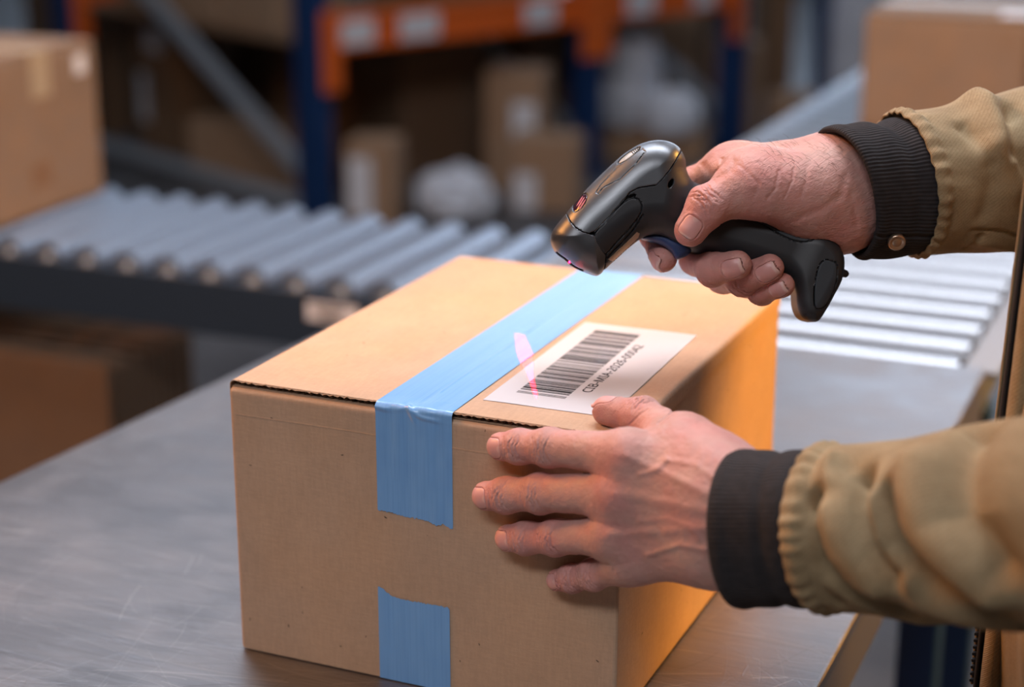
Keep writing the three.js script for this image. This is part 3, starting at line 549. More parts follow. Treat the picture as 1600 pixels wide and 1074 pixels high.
{
  const t = thing('barcode_scanner', 'dark grey handheld barcode scanner with blue trigger gripped above the box', 'scanner', SC.o);
  t.rotation.set(-0.30213, 0.40896, 0, 'YXZ');
  const top = poly2([...[[940, 352], [956, 334], [970, 318], [980, 306], [992, 299.5], [1006, 297], [1020, 295], [1028, 287], [1040, 272], [1050, 257], [1059, 242], [1075, 205], [1010, 190], [900, 230], [850, 340], [880, 330], [884, 338], [889, 350], [898, 361], [908, 367], [917, 369], [926, 366]]].map((p) => Q(p[0], p[1])));
  const panel = poly2(outline([[942, 400], [928, 388], [925, 372], [938, 354], [956, 334], [972, 320], [984, 315], [994, 318], [998, 328], [995, 340], [984, 356], [970, 371], [956, 386]], 60));
  const pad = poly2(outline([[1150, 328], [1168, 342], [1185, 352], [1213, 369], [1234, 378], [1250, 380], [1262, 377], [1270, 368], [1276, 350], [1240, 320], [1180, 305]], 60));
  const cap = poly2(outline([[1289, 409], [1298, 414], [1300, 428], [1298, 445], [1290, 467], [1278, 482], [1267, 483], [1264, 470], [1266, 440], [1273, 415], [1280, 409]], 60));
  const noseBand = poly2([[878, 325], [884, 337], [889, 350], [898, 361], [908, 367], [917, 369], [926, 372], [930, 384], [944, 402], [940, 440], [840, 440], [840, 330]].map((p) => Q(p[0], p[1])));
  const plate = poly2([[946, 408], [985, 372], [991, 365], [997, 367], [995, 374], [956, 411]].map((p) => Q(p[0], p[1])));
  const keel = line2([[939, 426], [942, 412], [950, 400], [968, 382], [986, 362], [1000, 340]].map((p) => Q(p[0], p[1])));
  const slot = line2([[916, 370], [926, 366], [940, 351], [956, 333], [972, 317], [986, 311]].map((p) => Q(p[0], p[1])));
  const N0 = Q(861, 369), N1 = Q(934, 430), L = Math.hypot(N1[0] - N0[0], N1[1] - N0[1]), e = [(N1[0] - N0[0]) / L, (N1[1] - N0[1]) / L];
  // the open nose: a pocket 9 mm deep behind the front edge
  const pocket = (u, v, w) => { const a = (u - N0[0]) * e[0] + (v - N0[1]) * e[1] - L / 2, b = (u - N0[0]) * e[1] - (v - N0[1]) * e[0]; return Math.max(Math.abs(a) - (L / 2 - 0.0085), Math.abs(w) - 0.0115, Math.abs(b) - 0.0075); };
  const hole = (u, v, w) => { const q = Q(1042, 292.5), du = u - q[0], dv = v - q[1], c = 0.9, s = 0.44; return Math.max((Math.hypot((du * c - dv * s) * 2.2, du * s + dv * c) - 0.0031) / 2.2, 0.012 - w); };
  const base = (u, v, w) => Math.max(scBody(u, v, w), -pocket(u, v, w));
  const gap = 0.00022, lo = [-0.094, -0.064, -0.03], hi = [0.095, 0.06, 0.03], C = 0.00085;
  const dim = std({ color: lin(0.018, 0.02, 0.024), roughness: 0.42 });
  const body = part('body', meshField((u, v, w) => {
    const d = base(u, v, w), g1 = Math.max(0.0009 - slot(u, v), -0.0025 - d) * -1;
    let r = Math.max(d, -(top(u, v) - gap), -(noseBand(u, v) - gap), -hole(u, v, w));
    if (w > 0) r = Math.max(r, -Math.max(Math.abs(panel(u, v)) - 0.00035, -(d + 0.0012)), -Math.max(slot(u, v) - 0.0011, -(d + 0.0035)));
    r = Math.max(r, -Math.max(Math.abs(pad(u, v)) - 0.0003, -(d + 0.0009)), -Math.max(Math.abs(cap(u, v)) - 0.0003, -(d + 0.0009)), -Math.max(keel(u, v) - 0.0004, -(d + 0.0011)));
    return r;
  }, lo, hi, C), std({ color: lin(0.016, 0.018, 0.021), roughness: 0.46 }), t);
  const metal = phys({ color: lin(0.12, 0.13, 0.14), roughness: 0.36, metalness: 0.7, clearcoat: 0.25, clearcoatRoughness: 0.3, bumpMap: texture(256, 256, (u, v) => 0.5 + 0.3 * tnoise(u, v, 128, 128, 161), false, 60, 60), bumpScale: 0.00004 });
  const ridge = line2([[940, 298], [932, 308], [929, 306], [936, 294], [958, 270], [985, 246], [1000, 238], [1004, 243], [990, 262], [965, 286], [940, 298]].map((p) => Q(p[0], p[1])));
  const badgeAt = Q(904.5, 320.5), ledAt = Q(980, 247.5);
  const ell = (q, ang, a, b) => { const c = Math.cos(ang), s = Math.sin(ang); return (u, v) => { const x = ((u - q[0]) * c + (v - q[1]) * s) / a, y = (-(u - q[0]) * s + (v - q[1]) * c) / b; return (Math.hypot(x, y) - 1) * Math.min(a, b); }; };
  const badge = ell(badgeAt, 0.98, 0.0069, 0.0029), led = ell(ledAt, 0.64, 0.0086, 0.0016);
  part('top_cover', meshField((u, v, w) => {
    const d = base(u, v, w) - 0.00025;
    let r = Math.max(d, top(u, v) + gap);
    if (w > 0) { const b = badge(u, v), l = led(u, v); r = Math.max(r, -Math.max(ridge(u, v) - 0.00028, -(d + 0.0004)), -Math.max(b, -(d + 0.0006)), -Math.max(l, -(d + 0.0009))); }
    return r;
  }, lo, hi, C * 0.85), metal, t);
  part('nose', meshField((u, v, w) => Math.max(base(u, v, w) - 0.0002, noseBand(u, v) + gap), [-0.094, -0.04, -0.03], [-0.045, 0.03, 0.03], C), phys({ color: lin(0.085, 0.09, 0.097), roughness: 0.38, metalness: 0.6, clearcoat: 0.2, clearcoatRoughness: 0.35 }), t);
  const rub = std({ color: lin(0.02, 0.026, 0.032), roughness: 0.6 });
  part('grip_pad', meshField((u, v, w) => Math.max(scBody(u, v, w) - 0.00035, pad(u, v) + 0.0003, -(scBody(u, v, w) + 0.003)), [0.02, -0.012, -0.02], [0.082, 0.03, 0.02], C), rub, t);
  part('end_panel', meshField((u, v, w) => Math.max(scBody(u, v, w) - 0.0004, cap(u, v) + 0.0004, -(scBody(u, v, w) + 0.003)), [0.066, -0.056, -0.024], [0.09, -0.012, 0.024], C), std({ color: lin(0.022, 0.03, 0.038), roughness: 0.5 }), t);
  part('side_panel', meshField((u, v, w) => Math.max(scBody(u, v, w) + 0.0001, panel(u, v) + 0.0004, -(scBody(u, v, w) + 0.003), -w), [-0.068, -0.02, 0], [-0.03, 0.022, 0.03], C), dim, t);
  const bd = part('emblem', meshField((u, v, w) => Math.max(scBody(u, v, w) + 0.00005, badge(u, v) + 0.0002, -(scBody(u, v, w) + 0.002), -w), [-0.08, 0.004, 0], [-0.06, 0.026, 0.03], C * 0.6), phys({ color: lin(0.03, 0.006, 0.012), roughness: 0.15, clearcoat: 1 }), t);
  for (const k of [-0.5, 0.1, 0.6]) { const e1 = ell([badgeAt[0] + k * 0.0026 * -0.55 + 0.0006, badgeAt[1] + k * 0.0026 * 0.8 - 0.0004], 1.02, 0.0048 - Math.abs(k) * 0.0012, 0.00042); part('stripe', meshField((u, v, w) => Math.max(scBody(u, v, w) - 0.00012, e1(u, v), -(scBody(u, v, w) + 0.001), -w), [-0.08, 0.004, 0], [-0.06, 0.026, 0.03], C * 0.45), std({ color: lin(0.55, 0.16, 0.2), roughness: 0.35 }), bd); }
  const ld = part('indicator', meshField((u, v, w) => Math.max(scBody(u, v, w) + 0.0001, led(u, v) + 0.0002, -(scBody(u, v, w) + 0.002), -w), [-0.056, 0.03, 0], [-0.03, 0.056, 0.03], C * 0.6), phys({ color: lin(0.42, 0.41, 0.37), roughness: 0.3, clearcoat: 0.6 }), t);
  for (let i = 0; i < 5; i++) { const q = Q(985.5 + i * 2.5, 243.4 - i * 1.9), e1 = ell(q, 2.1, 0.0015, 0.0003); part('slit', meshField((u, v, w) => Math.max(scBody(u, v, w) - 0.00015, e1(u, v), -(scBody(u, v, w) + 0.001), -w), [-0.056, 0.03, 0], [-0.03, 0.056, 0.03], C * 0.4), M.black, ld); }
  const pl = part('rating_plate', meshField((u, v, w) => Math.max(scBody(u, v, w) - 0.00025, plate(u, v) + 0.0002, -(scBody(u, v, w) + 0.002), -w), [-0.06, -0.026, 0], [-0.03, 0, 0.03], C * 0.6), std({ color: lin(0.42, 0.33, 0.25), roughness: 0.4, metalness: 0.4 }), t);
  for (let i = 0; i < 9; i++) { const q = Q(958 + i * 3.6, 408.5 - i * 3.3), e1 = ell(q, 0.75 + (i % 3 - 1) * 0.5, 0.0005, 0.0003); part('print_mark', meshField((u, v, w) => Math.max(scBody(u, v, w) - 0.0004, e1(u, v), -(scBody(u, v, w) + 0.001), -w), [-0.06, -0.026, 0], [-0.03, 0, 0.03], C * 0.4), M.black, pl); }
  const T2 = poly2(TRIGGER);
  part('trigger', meshField((u, v, w) => { const r = 0.0035, qx = T2(u, v) + r, qz = Math.abs(w) - (0.0092 - r); return Math.min(Math.max(qx, qz), 0) + Math.hypot(Math.max(qx, 0), Math.max(qz, 0)) - r; }, [-0.036, -0.022, -0.012], [0.002, 0.002, 0.012], C), std({ color: lin(0.022, 0.045, 0.13), roughness: 0.42 }), t, undefined, undefined);
  const k = Q(1313, 425); part('cable_stud', at(new THREE.CapsuleGeometry(0.0025, 0.006, 6, 14), k[0], k[1], 0, 0, 0, 1.2), M.black, t);
  // red pane deep in the nose, and the slit the laser shines through
  const c0 = [(N0[0] + N1[0]) / 2, (N0[1] + N1[1]) / 2], inward = [-e[1], e[0]], ang = Math.atan2(e[1], e[0]);
  const pane = part('window_pane', at(rbox(L - 0.0172, 0.0008, 0.0228, 0.0003), c0[0] + inward[0] * 0.0071, c0[1] + inward[1] * 0.0071, 0, 0, 0, ang), phys({ color: lin(0.12, 0.006, 0.008), roughness: 0.06, clearcoat: 1 }), t);
}
// the laser: a red beam let out through a narrow lens-shaped slit in a small plate below the nose pane
{
  const src = [0.1942, 1.164, -0.0963], mid = [0.158, 1.0856, -0.106], e0 = [0.119, 1.0856, -0.176], e1 = [0.207, 1.0856, -0.008];
  const dirTo = unit(sub(mid, src)), along = unit(sub(e1, e0)), n = unit(sub(along, madd([0, 0, 0], dirTo, dot(along, dirTo)))), c = cross(n, dirTo);
  const far = Math.hypot(...sub(mid, src)), near = 0.0019, sc = near / far;
  const half = 0.5 * dot(sub(e1, e0), n) * sc, wide = 0.0042 * sc;
  const s = new THREE.Shape(); s.moveTo(-0.0065, -0.0065); s.lineTo(0.0065, -0.0065); s.lineTo(0.0065, 0.0065); s.lineTo(-0.0065, 0.0065); s.closePath();
  const h = new THREE.Path(), pts = [];
  for (let i = 0; i <= 24; i++) { const t = i / 24 * 2 - 1; pts.push([t * half, wide * (0.03 + (t < -0.2 ? Math.pow((t + 1) / 0.8, 1.2) : 0.3 + 0.7 * Math.exp(-Math.pow((t + 0.2) / 0.34, 2))) * (t > 0.8 ? (1 - t) / 0.2 : 1))]); }
  h.moveTo(pts[0][0], pts[0][1]); pts.slice(1).forEach((p) => h.lineTo(p[0], p[1])); pts.slice().reverse().forEach((p) => h.lineTo(p[0], -p[1])); h.closePath(); s.holes.push(h);
  const g = new THREE.ExtrudeGeometry(s, { depth: 0.0002, bevelEnabled: false });
  const m = new THREE.Matrix4().makeBasis(V(n), V(c), V(cross(n, c))); m.setPosition(V(madd(src, dirTo, near)));
  const t = scene.getObjectByName('barcode_scanner'), inv = t.matrixWorld.clone(); t.updateMatrixWorld(true); inv.copy(t.matrixWorld).invert();
  g.applyMatrix4(m); g.applyMatrix4(inv); part('slit_plate', g, M.black, t);
  const L = new THREE.SpotLight(0xff0a30, 0.75, 1.2, 0.95, 0.1, 2); L.name = 'laser_light'; L.shadow.radius = 0.001; scene.add(L); L.position.set(...src); L.target.position.set(...mid); scene.add(L.target);
}

// ---------------------------------------------------------------- hands
// a hand as a field: palm bones melt together, each finger melts into the palm but not into its neighbours
function makeHand(o) {
  const palm = o.palm.map((b) => cone(b[0], b[1], b[2], b[3]));
  const fingers = o.fingers.map((f) => {
    const P = f.j, R = f.r, bones = [], feats = [];
    for (let i = 0; i + 1 < P.length; i++) bones.push(cone(P[i], P[i + 1], R[i], R[i + 1]));
    let c = [0, 0, 0]; for (const p of P) c = madd(c, p, 1 / P.length);
    const rad = Math.max(...P.map((p) => Math.hypot(...sub(p, c)))) + 0.016;
    for (let i = 1; i + 1 < P.length; i++) { // folds and the bony bump on each joint
      const a = unit(sub(P[i + 1], P[i - 1])), d = unit(madd(f.up[Math.min(i, f.up.length - 1)], a, -dot(f.up[Math.min(i, f.up.length - 1)], a)));
      feats.push({ p: P[i], a, d, w: cross(a, d), r: R[i], k: f.fold?.[i - 1] ?? 1, s: 17 * i + (f.seed || 0) });
    }
    const n = P.length - 1, a = unit(sub(P[n], P[n - 1])), u0 = f.nailUp || f.up[f.up.length - 1], d = unit(madd(u0, a, -dot(u0, a)));
    const nail = f.nail === false ? null : { p: madd(P[n], a, R[n] * (f.nailAt ?? 0.12)), a, d, w: cross(a, d), r: R[n], l: f.nailL ?? R[n] * 0.74, b: f.nailW ?? R[n] * 0.74 };
    if (nail) nail.core = (x, y, z) => { let e = 1e9; for (const b of bones) e = smin(e, b(x, y, z), 0.005); return e; };
    return { bones, feats, c, rad, nail, k: f.k ?? 0.012 };
  });
  const lines = o.lines || [], bumps = o.bumps || [];
  const field = (x, y, z) => {
    let p = 1e9; for (const b of palm) p = smin(p, b(x, y, z), o.pk || 0.016);
    let d = p;
    for (const f of fingers) {
      const q = Math.hypot(x - f.c[0], y - f.c[1], z - f.c[2]) - f.rad; if (q > 0.02) { d = Math.min(d, Math.max(q, 0.02)); continue; }
      let e = 1e9; for (const b of f.bones) e = smin(e, b(x, y, z), 0.005);
      if (e < 0.012) {
        for (const J of f.feats) {
          const v = [x - J.p[0], y - J.p[1], z - J.p[2]], t = dot(v, J.a), h = dot(v, J.d), w = dot(v, J.w);
          if (Math.abs(t) > 0.016 || Math.abs(w) > 0.016) continue;
          const g = Math.exp(-(t * t) / 3e-5), side = h / J.r;
          e -= 0.0006 * g * J.k * sstep(-0.4, 0.6, side) + 0.00025 * g * J.k; // knuckle stands out
          if (side > 0) { // wrinkles across the back of the joint
            let m = 0; const bend = w * w * 22;
            for (let i = 0; i < 6; i++) { const off = (i - 2.5) * 0.0021 + 0.0006 * (hash3(J.s, i, 3) - 0.5) + (i < 3 ? -bend : bend), ww = 0.0058 + 0.0025 * hash3(J.s, i, 7); m += (0.45 + 0.75 * hash3(J.s, i, 5)) * Math.exp(-Math.pow((t - off + 0.0007 * noise3(w * 500, i, J.s)) / 0.00065, 2)) * Math.exp(-Math.pow(w / ww, 4)); }
            e += 0.0008 * J.k * m * sstep(0.1, 0.55, side);
          } else e += 0.0006 * J.k * Math.exp(-Math.pow(t / 0.0007, 2)) * sstep(0, 0.5, -side);
        }
        const N = f.nail;
        if (N) {
          const v = [x - N.p[0], y - N.p[1], z - N.p[2]], t = dot(v, N.a), h = dot(v, N.d), w = dot(v, N.w);
          if (h > 0 && Math.abs(t) < N.l * 2 && Math.abs(w) < N.b * 2.2) {
            const q = Math.pow(Math.pow(Math.abs(t / N.l), 3.2) + Math.pow(Math.abs(w / N.b), 3.2), 1 / 3.2);
            e += 0.0009 * (1 - sstep(0.92, 1.04, q)) - 0.00035 * Math.exp(-Math.pow((q - 1.16) / 0.1, 2)) * (t < N.l * 0.5 ? 1 : 0.1);
          }
        }
      }
      d = Math.min(d, smin(p, e, f.k));
    }
    if (d < 0.02) {
      for (const b of bumps) d -= b[2] * Math.exp(-((x - b[0][0]) ** 2 + (y - b[0][1]) ** 2 + (z - b[0][2]) ** 2) / (b[1] * b[1]));
      for (const l of lines) { // tendons, veins (raised) and creases (cut)
        let m = 1e9; const P = l.p; for (let i = 0; i + 1 < P.length; i++) { let ba = sub(P[i + 1], P[i]), pa = [x - P[i][0], y - P[i][1], z - P[i][2]]; const off = dot(pa, o.out); ba = madd(ba, o.out, -dot(ba, o.out)); pa = madd(pa, o.out, -off); const t = clamp(dot(pa, ba) / dot(ba, ba)); m = Math.min(m, Math.hypot(pa[0] - ba[0] * t, pa[1] - ba[1] * t, pa[2] - ba[2] * t) + Math.max(0, Math.abs(off) - 0.022)); }
        if (m < l.w * 3) d += l.h * Math.exp(-(m * m) / (l.w * l.w));
      }
      d += 0.00016 * noise3(x * 320, y * 320, z * 320) + 0.00009 * noise3(x * 900, y * 900, z * 900);
    }
    return o.carve ? o.carve(d, x, y, z) : d;
  };
  return { field, fingers, lo: o.lo, hi: o.hi };
}
const SKIN = [0.5, 0.28, 0.238];
// skin tone: blotches, redder joints and finger ends, bluish veins
function skinColor(h, o) {
  const pink = o.pink || [];
  return (x, y, z) => {
    let n = 0.5 * noise3(x * 70, y * 70, z * 70) + 0.35 * noise3(x * 170, y * 170, z * 170) + 0.3 * noise3(x * 420, y * 420, z * 420), red = 0.2 * noise3(x * 45 + 7, y * 45, z * 45) + 0.16 * noise3(x * 160 + 7, y * 210, z * 210);
    for (const f of h.fingers) {
      for (const J of f.feats) { const d2 = (x - J.p[0]) ** 2 + (y - J.p[1]) ** 2 + (z - J.p[2]) ** 2; red += 0.42 * J.k * Math.exp(-d2 / 1.6e-4); }
      if (f.nail) { const N = f.nail, d2 = (x - N.p[0]) ** 2 + (y - N.p[1]) ** 2 + (z - N.p[2]) ** 2; red += 0.34 * Math.exp(-d2 / 2.2e-4); }
    }
    for (const p of pink) { const d2 = (x - p[0][0]) ** 2 + (y - p[0][1]) ** 2 + (z - p[0][2]) ** 2; red += p[2] * Math.exp(-d2 / (p[1] * p[1])); }
    const m = 1 + 0.12 * n;
    return [SKIN[0] * m * (1 + 0.1 * red), SKIN[1] * m * (1 - 0.34 * red), SKIN[2] * m * (1 - 0.27 * red)];
  };
}
function nailGeometry(N) { // a curved plate lying in its bed
  const P = [], I = [], C = [], n = 18, m = 18;
  for (const top of [1, 0]) for (let j = 0; j <= m; j++) for (let i = 0; i <= n; i++) {
    let a = i / n * 2 - 1, b = j / m * 2 - 1; const e = 1 / Math.pow(Math.pow(Math.abs(a), 4) + Math.pow(Math.abs(b), 4) || 1, 0.25), k = Math.max(Math.abs(a), Math.abs(b)), s = k ? Math.min(1, e * k) : 1; a *= s; b *= s;
    const w = a * N.b * 0.97, t = b * N.l * 0.97, o = madd(madd(N.p, N.a, t), N.w, w); let h = N.r * 1.6;
    for (let q = 0; q < 24; q++) { const p = madd(o, N.d, h), e = N.core(...p); h -= Math.max(e, -0.001) * 0.9; if (Math.abs(e) < 1e-5 || h < 0) break; }
    h = Math.max(h, N.r * 0.35) + (b > 0.6 ? (b - 0.6) * 0.0008 : 0) + (top ? 0.00012 : -0.0011);
    P.push(...madd(o, N.d, h)); const tip = sstep(0.78, 0.9, b), moon = 1 - sstep(0.3, 0.45, Math.hypot(a * 1.1, (b + 1.05) * 0.9));
    C.push(lerp(0.6, 0.68, Math.max(tip, moon * 0.5)), lerp(0.305, 0.46, Math.max(tip, moon * 0.5)), lerp(0.28, 0.42, Math.max(tip, moon * 0.5)));
  }
  const S = (n + 1) * (m + 1);
  for (let j = 0; j < m; j++) for (let i = 0; i < n; i++) { const a = j * (n + 1) + i, b = a + 1, c = a + n + 1, d = c + 1; I.push(a, b, c, b, d, c, a + S, c + S, b + S, b + S, c + S, d + S); }
  const edge = []; for (let i = 0; i < n; i++) edge.push(i); for (let j = 0; j < m; j++) edge.push(j * (n + 1) + n); for (let i = n; i > 0; i--) edge.push(m * (n + 1) + i); for (let j = m; j > 0; j--) edge.push(j * (n + 1));
  edge.forEach((a, k) => { const b = edge[(k + 1) % edge.length]; I.push(a, a + S, b, b, a + S, b + S); });
  const g = new THREE.BufferGeometry(); g.setAttribute('position', new THREE.Float32BufferAttribute(P, 3)); g.setAttribute('uv', new THREE.Float32BufferAttribute(new Float32Array(P.length / 3 * 2), 2)); g.setAttribute('color', new THREE.Float32BufferAttribute(C, 3)); g.setIndex(I); g.computeVertexNormals(); return g;
}
const skinBump = texture(512, 512, (u, v) => 0.5 + 0.22 * tnoise(u, v, 90, 60, 201) + 0.2 * tnoise(u, v, 60, 110, 202) + 0.14 * tnoise(u, v, 180, 180, 203) - 0.25 * Math.pow(1 - Math.abs(tnoise(u, v, 34, 60, 204)), 6), false, 22, 22);
M.skin = phys({ vertexColors: true, roughness: 0.52, bumpMap: skinBump, bumpScale: 0.00022, sheen: 0.25, sheenColor: lin(0.9, 0.5, 0.42), sheenRoughness: 0.5, specularIntensity: 0.6 });
M.nail = phys({ vertexColors: true, roughness: 0.42, clearcoat: 0.15, clearcoatRoughness: 0.3 });
const BOXTOP = TY + PH;

// left hand: flat on the front panel, thumb over the top edge
const UPZ = [0, 0.12, 1];
const leftHand = makeHand({
  pk: 0.02, out: [0.32, 0.4, 0.86],
  palm: [
    [[0.277, 1.0891, 0.029], [0.331, 1.075, 0.036], 0.0115, 0.0165], [[0.2726, 1.0648, 0.031], [0.3319, 1.0667, 0.038], 0.0115, 0.017], [[0.2693, 1.0392, 0.029], [0.3317, 1.0554, 0.036], 0.011, 0.0165], [[0.277, 1.0213, 0.025], [0.3292, 1.0405, 0.032], 0.0105, 0.0165],
    [[0.3321, 1.0763, 0.034], [0.38, 1.0802, 0.043], 0.0205, 0.02], [[0.3308, 1.0453, 0.032], [0.3802, 1.0609, 0.04], 0.0205, 0.02],
    [[0.306, 1.0901, 0.016], [0.3277, 1.082, 0.026], 0.0155, 0.0185], [[0.2888, 1.0694, 0.024], [0.3145, 1.0576, 0.022], 0.014, 0.015],
  ],
  fingers: [
    { j: [[0.2736, 1.0882, 0.03], [0.2238, 1.0804, 0.0172], [0.2031, 1.0758, 0.0115], [0.1904, 1.0731, 0.0092]], r: [0.0122, 0.0103, 0.0092, 0.0083], up: [UPZ, UPZ, [-0.35, 0.1, 1]], nailUp: [-0.5, 0.05, 1], seed: 1, k: 0.012 },
    { j: [[0.2714, 1.0654, 0.033], [0.2191, 1.0517, 0.018], [0.1949, 1.0445, 0.0122], [0.1814, 1.0408, 0.0095]], r: [0.0122, 0.0107, 0.0096, 0.0088], up: [UPZ, UPZ, [-0.35, 0.05, 1]], nailUp: [-0.5, 0, 1], seed: 2, k: 0.012 },
    { j: [[0.2692, 1.0396, 0.031], [0.2282, 1.0254, 0.0172], [0.2073, 1.0191, 0.0115], [0.1952, 1.0161, 0.0092]], r: [0.0115, 0.0097, 0.0088, 0.0081], up: [UPZ, UPZ, [-0.35, 0, 1]], nailUp: [-0.55, -0.02, 1], seed: 3, k: 0.012 },
    { j: [[0.2785, 1.022, 0.026], [0.2515, 1.0056, 0.0155], [0.2357, 0.9981, 0.0105], [0.2258, 0.9939, 0.0078]], r: [0.0105, 0.0083, 0.0074, 0.0065], up: [UPZ, UPZ, [-0.45, -0.1, 1]], nailUp: [-0.8, -0.05, 1], seed: 4, k: 0.012 },
    { j: [[0.319, 1.0855, 0.022], [0.2999, 1.0921, 0.008], [0.2685, 1.0948, -0.0138], [0.2453, 1.094, -0.0182]], r: [0.0165, 0.0138, 0.0105, 0.0086], up: [[0.1, 0.9, 0.5], [0.05, 0.9, 0.5], [0, 1, 0.45]], nailUp: [-0.1, 1, -0.1], seed: 5, k: 0.016, fold: [0.2, 1.15], nailL: 0.0078, nailW: 0.0064 },
  ],
  bumps: [[[0.2779, 1.0923, 0.042], 0.0105, 0.0024], [[0.2746, 1.0704, 0.045], 0.011, 0.0029], [[0.2698, 1.0445, 0.043], 0.0105, 0.0025], [[0.2808, 1.0274, 0.036], 0.0095, 0.0016]],
  lines: [
    { p: [[0.2779, 1.0923, 0.042], [0.3088, 1.0885, 0.052], [0.3313, 1.0822, 0.055]], w: 0.0028, h: -0.0007 }, { p: [[0.2746, 1.0704, 0.045], [0.3099, 1.0736, 0.054], [0.3319, 1.0736, 0.056]], w: 0.003, h: -0.0007 }, { p: [[0.2698, 1.0445, 0.043], [0.3061, 1.0566, 0.052], [0.3319, 1.064, 0.055]], w: 0.0028, h: -0.0008 },
    { p: [[0.2887, 1.0842, 0.046], [0.2984, 1.0894, 0.049], [0.3047, 1.0966, 0.049]], w: 0.0017, h: -0.0007 }, { p: [[0.29, 1.0579, 0.048], [0.3059, 1.0633, 0.052], [0.3192, 1.0626, 0.054], [0.3245, 1.0557, 0.053]], w: 0.0017, h: -0.0004 }, { p: [[0.3047, 1.0966, 0.049], [0.3204, 1.0968, 0.05], [0.3336, 1.0905, 0.052]], w: 0.0017, h: -0.0004 },
    { p: [[0.2942, 1.0377, 0.046], [0.3129, 1.0487, 0.05], [0.3273, 1.0483, 0.05]], w: 0.0017, h: -0.0007 },
    { p: [[0.2848, 1.0991, 0.006], [0.2895, 1.1031, 0], [0.2903, 1.1049, -0.004]], w: 0.0009, h: 0.0009 }, { p: [[0.2685, 1.0975, 0.006], [0.2734, 1.1029, 0.004], [0.2765, 1.1051, 0]], w: 0.0007, h: 0.0005 },
  ],
  carve: (d, x, y, z) => Math.max(d, -Math.max(z - 0.0005, y - (BOXTOP + 0.0004), x - (PW + 0.0006))), // the panel and the box top press the skin flat
  lo: [0.15, 0.985, -0.045], hi: [0.40, 1.125, 0.085],
});

